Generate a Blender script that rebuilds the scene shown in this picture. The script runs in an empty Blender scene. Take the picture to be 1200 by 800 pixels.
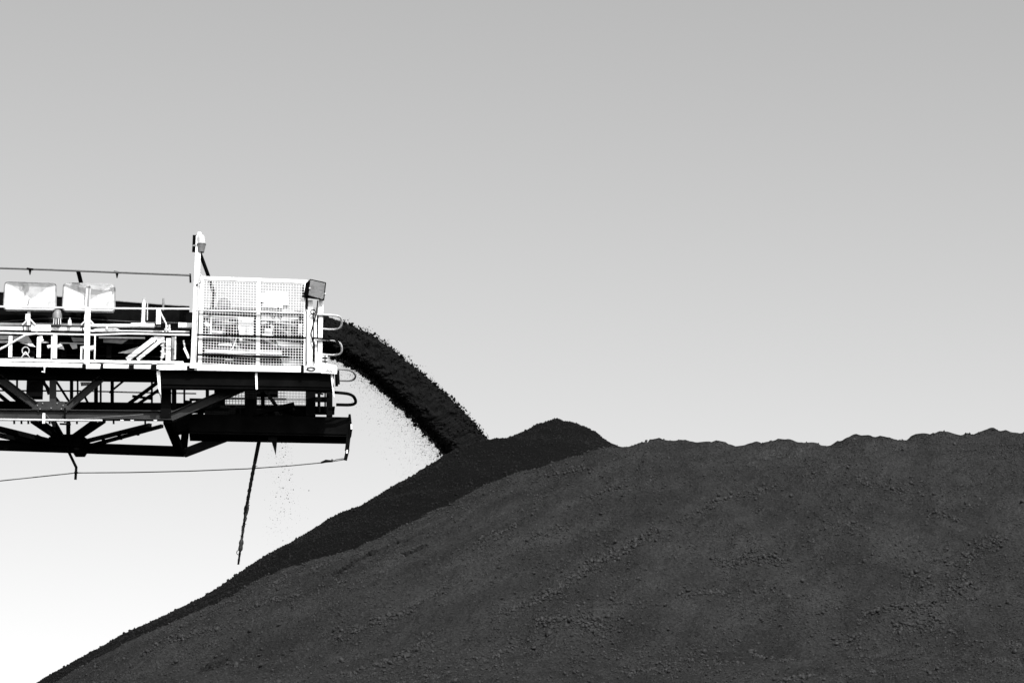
import bpy, math, random
import numpy as np
from mathutils import Vector

random.seed(7)
rng = np.random.default_rng(11)
scene = bpy.context.scene
COL = scene.collection
R = math.radians

# ------------------------------------------------------------------ camera, sky, sun, exposure
FPX = 3420.0                                   # focal length in photo pixels (1200 wide)
PITCH = R(14.5)
CAM = Vector((0.0, 0.0, 1.7))
cam_d = bpy.data.cameras.new("camera")
cam = bpy.data.objects.new("camera", cam_d)
COL.objects.link(cam)
cam.location = CAM
cam.rotation_euler = (R(90) + PITCH, 0, 0)
cam_d.sensor_width = 36.0
cam_d.lens = 36.0 * FPX / 1200.0
cam_d.clip_start = 0.5
cam_d.clip_end = 6000
scene.camera = cam

SUN_EL, SUN_AZ = R(43), R(158)                 # azimuth clockwise from +Y: behind the camera, a little to its right
world = bpy.data.worlds.new("World")
scene.world = world
world.use_nodes = True
nt = world.node_tree
nt.nodes.clear()
sky = nt.nodes.new("ShaderNodeTexSky")
sky.sky_type = 'NISHITA'
sky.sun_disc = False
sky.sun_elevation = SUN_EL
sky.sun_rotation = SUN_AZ
sky.altitude = 0
sky.air_density = 1.0
sky.dust_density = 2.2
sky.ozone_density = 1.0
sep = nt.nodes.new("ShaderNodeSeparateColor")
bg = nt.nodes.new("ShaderNodeBackground")
out = nt.nodes.new("ShaderNodeOutputWorld")
nt.links.new(sky.outputs[0], sep.inputs[0])
SKY_W = (0.92, 0.08, 0.0)                      # black and white film behind a red filter: one grey from the three channels
prev = None
for i, k in enumerate(SKY_W):
    m = nt.nodes.new("ShaderNodeMath"); m.operation = 'MULTIPLY'; m.inputs[1].default_value = k
    nt.links.new(sep.outputs[i], m.inputs[0])
    if prev is None:
        prev = m
    else:
        a = nt.nodes.new("ShaderNodeMath"); a.operation = 'ADD'
        nt.links.new(prev.outputs[0], a.inputs[0]); nt.links.new(m.outputs[0], a.inputs[1]); prev = a
comb = nt.nodes.new("ShaderNodeCombineColor")
for i in range(3):
    nt.links.new(prev.outputs[0], comb.inputs[i])
nt.links.new(comb.outputs[0], bg.inputs[0])
bg.inputs[1].default_value = 0.138
nt.links.new(bg.outputs[0], out.inputs[0])

sd = bpy.data.lights.new("sun", 'SUN')
sd.energy = 2.8
sd.angle = R(0.53)
sd.color = (1, 1, 1)
sun = bpy.data.objects.new("sun", sd)
COL.objects.link(sun)
S = Vector((math.sin(SUN_AZ) * math.cos(SUN_EL), math.cos(SUN_AZ) * math.cos(SUN_EL), math.sin(SUN_EL)))
sun.rotation_euler = S.to_track_quat('Z', 'Y').to_euler()
sun.location = (-20, -20, 40)

vs = scene.view_settings
vs.view_transform = 'Standard'
vs.look = 'None'
vs.exposure = 1.12
vs.gamma = 1.0
vs.use_curve_mapping = False
scene.cycles.max_bounces = 6

# ------------------------------------------------------------------ materials
def mat(name, col, rough=0.6, metal=0.0, var=0.0, scale=4.0, bump=0.0, bscale=40.0, dirt=None, dirt_scale=3.0, dirt_lo=0.55, dirt_hi=0.7, spec=0.5, speck=0.0, lumpy=False, fan=None):
    m = bpy.data.materials.new(name)
    m.use_nodes = True
    n = m.node_tree
    b = n.nodes["Principled BSDF"]
    b.inputs["Roughness"].default_value = rough
    b.inputs["Metallic"].default_value = metal
    b.inputs["Specular IOR Level"].default_value = spec
    b.inputs["Base Color"].default_value = (col, col, col, 1)
    tc = n.nodes.new("ShaderNodeTexCoord")
    src = None
    if var > 0:
        t = n.nodes.new("ShaderNodeTexNoise"); t.inputs["Scale"].default_value = scale; t.inputs["Detail"].default_value = 8
        n.links.new(tc.outputs["Object"], t.inputs["Vector"])
        r = n.nodes.new("ShaderNodeValToRGB")
        lo, hi = col * (1 - var), col * (1 + var)
        r.color_ramp.elements[0].position = 0.3; r.color_ramp.elements[1].position = 0.7
        r.color_ramp.elements[0].color = (lo, lo, lo, 1); r.color_ramp.elements[1].color = (hi, hi, hi, 1)
        n.links.new(t.outputs[0], r.inputs[0])
        src = r.outputs[0]
    if dirt is not None:
        t2 = n.nodes.new("ShaderNodeTexNoise"); t2.inputs["Scale"].default_value = dirt_scale; t2.inputs["Detail"].default_value = 10
        t2.inputs["Roughness"].default_value = 0.7
        n.links.new(tc.outputs["Object"], t2.inputs["Vector"])
        r2 = n.nodes.new("ShaderNodeValToRGB")
        r2.color_ramp.elements[0].position = dirt_lo; r2.color_ramp.elements[1].position = dirt_hi
        r2.color_ramp.elements[0].color = (0, 0, 0, 1); r2.color_ramp.elements[1].color = (1, 1, 1, 1)
        n.links.new(t2.outputs[0], r2.inputs[0])
        mx = n.nodes.new("ShaderNodeMix"); mx.data_type = 'RGBA'
        n.links.new(r2.outputs[0], mx.inputs[0])
        if src is not None:
            n.links.new(src, mx.inputs[6])
        else:
            mx.inputs[6].default_value = (col, col, col, 1)
        mx.inputs[7].default_value = (dirt, dirt, dirt, 1)
        src = mx.outputs[2]
    if fan is not None:                         # runs of finer and coarser coal down the slope, fanning out from the top
        sx = n.nodes.new("ShaderNodeSeparateXYZ"); n.links.new(tc.outputs["Object"], sx.inputs[0])
        def mth(op, a_, b_):
            q = n.nodes.new("ShaderNodeMath"); q.operation = op
            for k_, v_ in enumerate((a_, b_)):
                if isinstance(v_, (int, float)): q.inputs[k_].default_value = v_
                else: n.links.new(v_, q.inputs[k_])
            return q.outputs[0]
        ax = mth('SUBTRACT', sx.outputs[0], fan[0]); ay = mth('SUBTRACT', fan[1], sx.outputs[1])
        ang_ = mth('ARCTAN2', ax, ay)
        rad_ = mth('SQRT', mth('ADD', mth('MULTIPLY', ax, ax), mth('MULTIPLY', ay, ay)), 0.0)
        cv = n.nodes.new("ShaderNodeCombineXYZ")
        n.links.new(mth('MULTIPLY', ang_, 15.0), cv.inputs[0]); n.links.new(mth('MULTIPLY', rad_, 0.15), cv.inputs[1])
        tf = n.nodes.new("ShaderNodeTexNoise"); tf.inputs["Scale"].default_value = 1.0; tf.inputs["Detail"].default_value = 7; tf.inputs["Roughness"].default_value = 0.62
        tf.inputs["Distortion"].default_value = 0.4
        n.links.new(cv.outputs[0], tf.inputs["Vector"])
        mf = n.nodes.new("ShaderNodeMapRange"); mf.inputs[1].default_value = 0.3; mf.inputs[2].default_value = 0.7
        mf.inputs[3].default_value = 0.72; mf.inputs[4].default_value = 1.28
        n.links.new(tf.outputs[0], mf.inputs[0])
        sf = n.nodes.new("ShaderNodeVectorMath"); sf.operation = 'SCALE'
        n.links.new(src, sf.inputs[0]); n.links.new(mf.outputs[0], sf.inputs["Scale"])
        src = sf.outputs[0]
    if speck > 0:                               # grain of the coal itself: duller and brighter bits
        tn = n.nodes.new("ShaderNodeTexNoise"); tn.inputs["Scale"].default_value = 30; tn.inputs["Detail"].default_value = 3; tn.inputs["Roughness"].default_value = 0.8
        n.links.new(tc.outputs["Object"], tn.inputs["Vector"])
        mr = n.nodes.new("ShaderNodeMapRange"); mr.inputs[1].default_value = 0.3; mr.inputs[2].default_value = 0.7
        mr.inputs[3].default_value = 1 - speck; mr.inputs[4].default_value = 1 + speck
        n.links.new(tn.outputs[0], mr.inputs[0])
        mm = n.nodes.new("ShaderNodeVectorMath"); mm.operation = 'SCALE'
        n.links.new(src, mm.inputs[0]); n.links.new(mr.outputs[0], mm.inputs["Scale"])
        src = mm.outputs[0]
    if src is not None:
        n.links.new(src, b.inputs["Base Color"])
    if bump > 0:
        t3 = n.nodes.new("ShaderNodeTexNoise"); t3.inputs["Scale"].default_value = bscale; t3.inputs["Detail"].default_value = 6
        n.links.new(tc.outputs["Object"], t3.inputs["Vector"])
        bp = n.nodes.new("ShaderNodeBump"); bp.inputs["Strength"].default_value = 1.0; bp.inputs["Distance"].default_value = bump
        if lumpy:
            vo = n.nodes.new("ShaderNodeTexVoronoi"); vo.inputs["Scale"].default_value = 17
            n.links.new(tc.outputs["Object"], vo.inputs["Vector"])
            t4 = n.nodes.new("ShaderNodeTexNoise"); t4.inputs["Scale"].default_value = 3.0; t4.inputs["Detail"].default_value = 4
            n.links.new(tc.outputs["Object"], t4.inputs["Vector"])
            m1 = n.nodes.new("ShaderNodeMath"); m1.operation = 'MULTIPLY'
            n.links.new(vo.outputs["Distance"], m1.inputs[0]); n.links.new(t4.outputs[0], m1.inputs[1])
            m2 = n.nodes.new("ShaderNodeMath"); m2.operation = 'SUBTRACT'
            n.links.new(t3.outputs[0], m2.inputs[0]); n.links.new(m1.outputs[0], m2.inputs[1])
            n.links.new(m2.outputs[0], bp.inputs["Height"])
        else:
            n.links.new(t3.outputs[0], bp.inputs["Height"])
        n.links.new(bp.outputs[0], b.inputs["Normal"])
    return m

M = {
    'white': mat('white_paint', 0.74, 0.45, var=0.10, scale=6, dirt=0.24, dirt_scale=9, dirt_lo=0.54, dirt_hi=0.70),
    'pan': mat('weathered_white_paint', 0.56, 0.5, var=0.22, scale=4, dirt=0.20, dirt_scale=5.5, dirt_lo=0.52, dirt_hi=0.72),
    'galv': mat('galvanised_steel', 0.42, 0.5, var=0.2, scale=8),
    'grey': mat('grey_paint', 0.16, 0.5, var=0.25, scale=9),
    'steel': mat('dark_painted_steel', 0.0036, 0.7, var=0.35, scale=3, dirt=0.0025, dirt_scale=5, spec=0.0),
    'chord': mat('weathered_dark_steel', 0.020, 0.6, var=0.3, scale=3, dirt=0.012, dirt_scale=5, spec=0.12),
    'black': mat('coal_dusted_steel', 0.004, 0.9, var=0.4, scale=5, spec=0.0),
    'rubber': mat('black_rubber', 0.005, 0.8, spec=0.0),
    'rope': mat('steel_rope', 0.06, 0.6, var=0.3, scale=20),
    'coal_dry': mat('dry_coal', 0.0168, 0.95, var=0.26, scale=0.9, bump=0.04, bscale=34, spec=0.06, speck=0.75, lumpy=True, fan=(7.5, 50.5)),
    'coal_wet': mat('fresh_coal', 0.0034, 0.9, var=0.14, scale=2.0, bump=0.02, bscale=40, spec=0.03, speck=0.55, lumpy=True),
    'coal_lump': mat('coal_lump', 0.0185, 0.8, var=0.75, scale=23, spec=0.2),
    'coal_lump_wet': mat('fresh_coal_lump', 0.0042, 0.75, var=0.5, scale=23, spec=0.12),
    'coal_air': mat('falling_coal', 0.0042, 0.85, var=0.4, scale=12, bump=0.02, bscale=30, spec=0.06),
    'ground': mat('coal_dust_ground', 0.05, 0.95, var=0.3, scale=0.2),
    'rimshade': mat('shaded_grey_rim', 0.22, 0.6, var=0.4, scale=6),  # shade on the pan rims put into the grey
    'lens': mat('lamp_glass', 0.11, 0.2, var=0.2, scale=10),
}

# ------------------------------------------------------------------ frames and pixels
BETA = R(5.0)                                  # the boom swings this far away from the picture plane
CB, SB = math.cos(BETA), math.sin(BETA)

def ray(px, py):
    dx = (px - 600.0) / FPX
    dy = -(py - 400.0) / FPX
    return Vector((dx, math.cos(PITCH) - dy * math.sin(PITCH), math.sin(PITCH) + dy * math.cos(PITCH)))

_d = ray(230, 430)
ORG = CAM + _d * (60.0 / _d.y)

def to_boom(v):
    return Vector((v.x * CB + v.y * SB, -v.x * SB + v.y * CB, v.z))

def to_world(p):
    return Vector((p[0] * CB - p[1] * SB, p[0] * SB + p[1] * CB, p[2])) + ORG

def F(px, py, w):
    """a point of the boom, w metres behind its near edge, seen at this place of the photo"""
    c = to_boom(CAM - ORG)
    d = to_boom(ray(px, py))
    t = (w - c.y) / d.y
    return c + d * t

PX = 1 / 57.0                                  # metres per photo pixel at the boom

# ------------------------------------------------------------------ object helpers
def tag(o, label=None, cat=None, group=None, kind=None):
    if label: o['label'] = label
    if cat: o['category'] = cat
    if group: o['group'] = group
    if kind: o['kind'] = kind
    return o

BASE = {}
def thing(name, base, label, cat, group=None):
    o = bpy.data.objects.new(name, None)
    o.empty_display_size = 0.2
    COL.objects.link(o)
    o.location = to_world(base)
    o.rotation_euler = (0, 0, BETA)
    BASE[o] = Vector(base)
    return tag(o, label, cat, group)

class MB:
    def __init__(self):
        self.v, self.f, self.s = [], [], []
    def add(self, vs, fs, smooth=False):
        n = len(self.v)
        self.v += [tuple(x) for x in vs]
        self.f += [tuple(i + n for i in f) for f in fs]
        self.s += [smooth] * len(fs)
        return self
    def hexa(self, c):
        return self.add(c, [(0, 3, 2, 1), (4, 5, 6, 7), (0, 1, 5, 4), (1, 2, 6, 5), (2, 3, 7, 6), (3, 0, 4, 7)])
    def box(self, u0, u1, w0, w1, v0, v1):
        return self.hexa([(u0, w0, v0), (u1, w0, v0), (u1, w1, v0), (u0, w1, v0), (u0, w0, v1), (u1, w0, v1), (u1, w1, v1), (u0, w1, v1)])
    @staticmethod
    def frame(p, q):
        d = (q - p).normalized()
        if abs(d.z) > 0.97:
            s = d.cross(Vector((0, 1, 0))).normalized()
        else:
            s = d.cross(Vector((0, 0, 1))).normalized()
        return d, s, s.cross(d)
    def bar(self, p, q, a, b):
        """square bar: a wide across, b tall (for an upright: a along the boom, b in depth)"""
        p, q = Vector(p), Vector(q)
        d, s, u = self.frame(p, q)
        s, u = s * a / 2, u * b / 2
        return self.hexa([p - s - u, p + s - u, p + s + u, p - s + u, q - s - u, q + s - u, q + s + u, q - s + u])
    def ibeam(self, p, q, a, b, t=0.018):
        p, q = Vector(p), Vector(q)
        d, s, u = self.frame(p, q)
        self.bar(p, q, t, b - 2 * t)
        for k in (-1, 1):
            o = u * (k * (b - t) / 2)
            self.bar(p + o, q + o, a, t)
        return self
    def channel(self, p, q, a, b, t=0.014):
        """two flanges and a web, opening to the back"""
        p, q = Vector(p), Vector(q)
        d, s, u = self.frame(p, q)
        self.bar(p + s * (a / 2 - t / 2), q + s * (a / 2 - t / 2), t, b - 2 * t)
        for k in (-1, 1):
            o = u * (k * (b - t) / 2)
            self.bar(p + o, q + o, a, t)
        return self
    def tube(self, pts, r, n=8, cap=True):
        pts = [Vector(p) for p in pts]
        rs = r if isinstance(r, (list, tuple)) else [r] * len(pts)
        rings = []
        prevs = None
        for i, p in enumerate(pts):
            if i == 0: d = pts[1] - p
            elif i == len(pts) - 1: d = p - pts[i - 1]
            else: d = (pts[i + 1] - p).normalized() + (p - pts[i - 1]).normalized()
            d.normalize()
            if prevs is None:
                s = d.cross(Vector((0, 0, 1)))
                if s.length < 0.2: s = d.cross(Vector((0, 1, 0)))
            else:
                s = prevs - d * prevs.dot(d)
            s.normalize(); prevs = s
            u = s.cross(d)
            rings.append([p + (s * math.cos(2 * math.pi * k / n) + u * math.sin(2 * math.pi * k / n)) * rs[i] for k in range(n)])
        vs = [x for r_ in rings for x in r_]
        fs = []
        for i in range(len(pts) - 1):
            for k in range(n):
                k2 = (k + 1) % n
                fs.append((i * n + k, i * n + k2, (i + 1) * n + k2, (i + 1) * n + k))
        self.add(vs, fs, True)
        if cap:
            m = len(self.v)
            self.add(rings[0], [tuple(range(n))[::-1]]); self.add(rings[-1], [tuple(range(n))])
        return self
    def plate(self, pts, t):
        """a flat plate: outline pts (all in one upright plane), t thick in depth"""
        pts = [Vector(p) for p in pts]
        n = len(pts)
        off = Vector((0, t, 0))
        vs = pts + [p + off for p in pts]
        fs = [tuple(range(n)), tuple(range(2 * n - 1, n - 1, -1))]
        for k in range(n):
            k2 = (k + 1) % n
            fs.append((k, k + n, k2 + n, k2))
        return self.add(vs, fs)
    def build(self, name, m, parent=None, base=None):
        b = BASE.get(parent)
        if b is None and parent is not None:
            o_ = parent
            while b is None and o_ is not None:
                b = BASE.get(o_); o_ = o_.parent
        if b is None: b = Vector((0, 0, 0)) if base is None else Vector(base)
        me = bpy.data.meshes.new(name)
        me.from_pydata([(x[0] - b[0], x[1] - b[1], x[2] - b[2]) for x in self.v], [], self.f)
        me.polygons.foreach_set('use_smooth', self.s)
        me.materials.append(M[m] if isinstance(m, str) else m)
        me.update()
        bm_fix(me)
        o = bpy.data.objects.new(name, me)
        COL.objects.link(o)
        if parent is not None:
            o.parent = parent
        else:
            o.location = to_world(b); o.rotation_euler = (0, 0, BETA)
            BASE[o] = b
        return o

import bmesh
def bm_fix(me):
    bm = bmesh.new(); bm.from_mesh(me)
    bmesh.ops.recalc_face_normals(bm, faces=bm.faces)
    bm.to_mesh(me); bm.free()

# ------------------------------------------------------------------ noise for the coal
def vnoise2(x, y, seed=0):
    xi, yi = np.floor(x).astype(np.int64), np.floor(y).astype(np.int64)
    xf, yf = x - xi, y - yi
    xf = xf * xf * (3 - 2 * xf); yf = yf * yf * (3 - 2 * yf)
    def h(a, b):
        n = (a * 374761393 + b * 668265263 + seed * 974634777) & 0xFFFFFFFF
        n = ((n ^ (n >> 13)) * 1274126177) & 0xFFFFFFFF
        n = n ^ (n >> 16)
        return (n & 0xFFFF) / 65535.0
    return (h(xi, yi) * (1 - xf) + h(xi + 1, yi) * xf) * (1 - yf) + (h(xi, yi + 1) * (1 - xf) + h(xi + 1, yi + 1) * xf) * yf
def fbm(x, y, seed=0, octv=4, gain=0.5):
    s, a, t = 0, 1, 0
    for k in range(octv):
        s = s + a * (vnoise2(x * 2 ** k + 17.3 * k, y * 2 ** k - 9.1 * k, seed + k) * 2 - 1); t += a; a *= gain
    return s / t

def xz(px, py, Y):
    d = ray(px, py); t = Y / d.y
    return d.x * t, CAM.z + d.z * t

def project(X, Y, Z):
    zz = Z - CAM.z
    depth = Y * math.cos(PITCH) + zz * math.sin(PITCH)
    up = -Y * math.sin(PITCH) + zz * math.cos(PITCH)
    return 600 + FPX * X / depth, 400 - FPX * up / depth

def grid_mesh(name, xs, ys, Z, m):
    nx, ny = len(xs), len(ys)
    X, Y = np.meshgrid(xs, ys)
    co = np.stack([X, Y, Z], -1).reshape(-1, 3)
    idx = np.arange(nx * ny).reshape(ny, nx)
    q = np.stack([idx[:-1, :-1], idx[:-1, 1:], idx[1:, 1:], idx[1:, :-1]], -1).reshape(-1, 4)
    me = bpy.data.meshes.new(name)
    me.vertices.add(len(co)); me.vertices.foreach_set('co', co.ravel())
    me.loops.add(q.size); me.loops.foreach_set('vertex_index', q.ravel())
    me.polygons.add(len(q)); me.polygons.foreach_set('loop_start', np.arange(0, q.size, 4))
    me.polygons.foreach_set('loop_total', np.full(len(q), 4))
    me.polygons.foreach_set('use_smooth', np.ones(len(q), dtype=bool))
    me.materials.append(M[m]); me.update(calc_edges=True); me.validate()
    o = bpy.data.objects.new(name, me); COL.objects.link(o)
    return o

# an uneven lump: 12 corners, 20 faces
_g = (1 + 5 ** 0.5) / 2
ICO_V = np.array([(-1, _g, 0), (1, _g, 0), (-1, -_g, 0), (1, -_g, 0), (0, -1, _g), (0, 1, _g), (0, -1, -_g), (0, 1, -_g), (_g, 0, -1), (_g, 0, 1), (-_g, 0, -1), (-_g, 0, 1)]) / math.sqrt(1 + _g * _g)
ICO_F = np.array([(0, 11, 5), (0, 5, 1), (0, 1, 7), (0, 7, 10), (0, 10, 11), (1, 5, 9), (5, 11, 4), (11, 10, 2), (10, 7, 6), (7, 1, 8), (3, 9, 4), (3, 4, 2), (3, 2, 6), (3, 6, 8), (3, 8, 9), (4, 9, 5), (2, 4, 11), (6, 2, 10), (8, 6, 7), (9, 8, 1)])
def lumps_mesh(name, P, rad, m):
    n = len(P)
    v = ICO_V[None] * (1 + rng.uniform(-0.42, 0.42, (n, 12, 1)))
    v = v * rng.uniform(0.55, 1.3, (n, 1, 3))
    a = rng.uniform(0, 2 * np.pi, n); b = rng.uniform(-0.8, 0.8, n)
    c, s = np.cos(a)[:, None], np.sin(a)[:, None]
    x, y, z = v[..., 0], v[..., 1], v[..., 2]
    x, y = x * c - y * s, x * s + y * c
    c, s = np.cos(b)[:, None], np.sin(b)[:, None]
    y, z = y * c - z * s, y * s + z * c
    v = np.stack([x, y, z], -1) * rad[:, None, None] + P[:, None, :]
    f = (ICO_F[None] + 12 * np.arange(n)[:, None, None]).reshape(-1, 3)
    co = v.reshape(-1, 3)
    me = bpy.data.meshes.new(name)
    me.vertices.add(len(co)); me.vertices.foreach_set('co', co.ravel())
    me.loops.add(f.size); me.loops.foreach_set('vertex_index', f.ravel())
    me.polygons.add(len(f)); me.polygons.foreach_set('loop_start', np.arange(0, f.size, 3))
    me.polygons.foreach_set('loop_total', np.full(len(f), 3))
    me.materials.append(M[m]); me.update(calc_edges=True)
    o = bpy.data.objects.new(name, me); COL.objects.link(o)
    return o

# ------------------------------------------------------------------ ground
gb = MB(); gb.add([(-3000, -3000, 0), (3000, -3000, 0), (3000, 3000, 0), (-3000, 3000, 0)], [(0, 1, 2, 3)])
gme = bpy.data.meshes.new("ground"); gme.from_pydata(gb.v, [], gb.f); gme.materials.append(M['ground'])
go = bpy.data.objects.new("ground", gme); COL.objects.link(go)
tag(go, 'flat dark ground strewn with coal dust', 'ground', kind='structure')

# ------------------------------------------------------------------ the weathered heap in front
YG = 48.0
PG0 = 760.0
g_left = [(760, 514.5), (745, 518.5), (716, 519), (690, 520.5), (672, 529), (657, 534.5), (646, 542), (622, 546), (600, 557), (560, 574), (540, 585), (513, 599), (477, 615), (438, 633), (400, 650), (340, 672), (290, 694), (233, 722), (180, 744), (120, 771), (70, 795), (0, 828), (-300, 950), (-700, 1120)]
g_right = [(760, 514.5), (775, 513), (800, 514), (830, 517), (862, 521), (885, 517), (905, 515), (930, 517), (952, 521), (965, 524.5), (980, 517.5), (997, 511.5), (1020, 511), (1045, 513), (1055, 515), (1068, 511), (1085, 507.5), (1120, 508), (1143, 507), (1157, 504), (1178, 504.5), (1200, 506.5), (1230, 508), (1300, 508), (1400, 512), (1550, 520), (1900, 700), (2400, 1000)]
xg, _ = xz(PG0, 514.5, YG)
Rl = np.array([xg - xz(p, q, YG)[0] for p, q in g_left]); Zl = np.array([xz(p, q, YG)[1] for p, q in g_left])
Xr = np.array([xz(p, q, YG)[0] for p, q in g_right]); Zr = np.array([xz(p, q, YG)[1] for p, q in g_right])
def smooth_interp(x, xp, fp, w):
    return (np.interp(x, xp, fp) * 2 + np.interp(x - w, xp, fp) + np.interp(x + w, xp, fp)) / 4
def heap_g(X, Y, Rl=None, Zl=None, Zr=None):
    dY = Y - YG
    Rr = np.hypot(np.minimum(X - xg, 0), dY)
    base = np.interp(Rr, Rl, Zl)
    fine = sum(np.interp(X + o, Xr, Zr) for o in (-0.12, -0.06, 0, 0.06, 0.12)) / 5
    wide = sum(np.interp(X + o, Xr, Zr) for o in (-0.9, -0.6, -0.3, 0, 0.3, 0.6, 0.9)) / 7
    k = np.exp(-np.maximum(np.abs(dY) - 0.9, 0) / 1.6)
    return base + (fine * k + wide * (1 - k) - Zr[0]) * (X > xg) * np.exp(-np.maximum(np.abs(dY) - 0.6, 0) / 6.0)
_ys = np.linspace(36, 54, 361)
for it in range(6):
    # left silhouette
    for k in range(len(Rl)):
        if g_left[k][0] < 0 or k == 0: continue
        cols = np.array([g_left[k][0]], float)
        Yv = _ys
        # X at that column per depth, solved by a short iteration
        X = (cols[0] - 600) / FPX * Yv * 1.03
        for _ in range(3):
            Zv = heap_g(X, Yv, Rl, Zl, Zr)
            dep = Yv * math.cos(PITCH) + (Zv - CAM.z) * math.sin(PITCH)
            X = (cols[0] - 600) / FPX * dep
        Zv = heap_g(X, Yv, Rl, Zl, Zr)
        _, py = project(X, Yv, Zv)
        Zl[k] += (py.min() - g_left[k][1]) * YG / FPX * 0.8
_r = np.arange(0, Rl[-1], 0.05)
_k = np.exp(-np.linspace(-2, 2, 21) ** 2 / 2); _k /= _k.sum()
_z = np.interp(_r, Rl, Zl)
_zs = np.convolve(np.pad(_z, 10, mode='reflect', reflect_type='odd'), _k, mode='valid')
_zs[0] = Zl[0]
Rl, Zl = np.append(_r, Rl[-1]), np.append(_zs, Zl[-1])
def fit_right():
    Zr[0] = Zl[0]
    for k in range(1, len(Xr)):
        if g_right[k][0] > 1320: continue
        X = (g_right[k][0] - 600) / FPX * _ys * 1.03
        for _ in range(3):
            Zv = heap_g(X, _ys, Rl, Zl, Zr)
            dep = _ys * math.cos(PITCH) + (Zv - CAM.z) * math.sin(PITCH)
            X = (g_right[k][0] - 600) / FPX * dep
        Zv = heap_g(X, _ys, Rl, Zl, Zr)
        _, py = project(X, _ys, Zv)
        Zr[k] += (py.min() - g_right[k][1]) * YG / FPX * 0.8
for it in range(8):
    fit_right()
def relief(X, Y, seed, amp=1.0):
    # runnels down the slope, slumps, small clods
    a = np.arctan2(X - xg, np.maximum(YG + 1.0 - Y, 0.3))
    run = fbm(a * 15 + 0.35 * fbm(X, Y, seed + 50, 2), Y * 0.12, seed, 4)
    z = 0.12 * run * np.clip((YG - Y) / 3.0, 0, 1)
    z = z + 0.08 * fbm(X * 0.55, Y * 0.55, seed + 5, 3) * np.clip((YG - Y + 0.5) / 2, 0.15, 1)
    z = z + 0.040 * fbm(X * 2.6, Y * 2.6, seed + 9, 3) + 0.040 * fbm(X * 9, Y * 9, seed + 13, 2)
    return z * amp
def heap_g_full(X, Y):
    return heap_g(X, Y, Rl, Zl, Zr) + relief(X, Y, 3)
xs = np.concatenate([np.arange(-40, -9.6, 0.4), np.arange(-9.6, 9.6, 0.04), np.arange(9.6, 46, 0.4)])
ys = np.concatenate([np.arange(18, 33, 0.3), np.arange(33, 49.2, 0.04), np.arange(49.2, 80, 0.3)])
XX, YY = np.meshgrid(xs, ys)
ZZ = np.maximum(heap_g_full(XX, YY), -0.4)
heap = grid_mesh('coal_heap', xs, ys, ZZ, 'coal_dry')
tag(heap, 'broad grey weathered coal heap with lumpy uneven crest filling the lower right', 'coal heap')

def hit_heap(px, py):
    d = ray(px, py)
    for t in np.arange(32, 56, 0.03):
        p = CAM + d * t
        if p.z < float(heap_g(np.array([p.x]), np.array([p.y]), Rl, Zl, Zr)[0]):
            return p.x, p.y
    return None
STREAKS = [(688, 579, 736, 571, 5), (619, 630, 661, 613, 7), (789, 606, 912, 569, 4), (667, 673, 773, 622, 7), (635, 699, 672, 673, 5),
           (976, 617, 1008, 619, 9), (837, 654, 917, 651, 8), (1003, 715, 1093, 705, 7), (1104, 699, 1136, 675, 12), (1131, 657, 1173, 627, 10),
           (1093, 654, 1120, 659, 4), (981, 750, 1013, 742, 7), (795, 697, 859, 686, 4), (560, 635, 603, 617, 8), (576, 715, 650, 689, 5),
           (624, 726, 715, 731, 9), (923, 790, 949, 787, 5), (392, 751, 471, 719, 5), (471, 719, 513, 691, 5), (383, 793, 504, 747, 7),
           (168, 765, 261, 737, 6), (299, 714, 355, 698, 6), (1065, 672, 1080, 680, 8), (1040, 735, 1100, 725, 6), (1180, 748, 1200, 755, 8),
           (1095, 600, 1125, 608, 6), (880, 760, 930, 770, 6), (690, 655, 720, 640, 5), (730, 790, 780, 780, 6), (560, 770, 600, 755, 5),
           (1150, 780, 1195, 775, 7), (640, 560, 690, 548, 4), (1000, 560, 1060, 575, 6), (940, 560, 960, 556, 4)]
P = []; Rad = []
for (a, b, c, d_, wd) in STREAKS:
    n = int(25 + math.hypot(c - a, d_ - b) * wd * 0.60)
    h0, h1 = hit_heap(a, b), hit_heap(c, d_)
    if h0 is None or h1 is None: continue
    for k in range(n):
        t = random.random()
        off = random.gauss(0, wd * 0.55) / 71.0
        x = h0[0] + (h1[0] - h0[0]) * t + random.gauss(0, 0.05)
        y = h0[1] + (h1[1] - h0[1]) * t + off * 2.0
        P.append((x, y)); Rad.append(min(0.036, 0.0108 * math.exp(random.gauss(0.05, 0.48))))
# thinly scattered pieces everywhere, denser where the runnels collect them
n = 260000
x = rng.uniform(-9.4, 9.4, n); y = rng.uniform(33.2, 48.4, n)
ang = np.arctan2(x - xg, YG + 1.0 - y); rr = np.hypot(x - xg, YG + 1.0 - y)
den = 0.5 + 0.5 * (0.55 * fbm(ang * 11 + 0.3 * fbm(x, y, 5, 2), rr * 0.30, 77, 4) + 0.6 * fbm(x * 0.9, y * 0.6, 79, 4))
keep = rng.uniform(0, 1, n) < np.clip((den - 0.30) * 1.5, 0.04, 1)
x, y = x[keep], y[keep]
r = np.minimum(0.04, 0.0074 * np.exp(rng.normal(0.0, 0.46, len(x))) * np.where(y > YG - 0.7, 1.15, 1.0))
P = np.concatenate([np.array(P), np.stack([x, y], -1)]); Rad = np.concatenate([np.array(Rad), r])
z = heap_g_full(P[:, 0], P[:, 1]) + Rad * rng.uniform(0.2, 0.9, len(Rad))
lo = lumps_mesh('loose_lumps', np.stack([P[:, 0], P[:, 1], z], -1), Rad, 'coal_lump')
lo.parent = heap; lo['kind'] = 'stuff'

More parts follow.
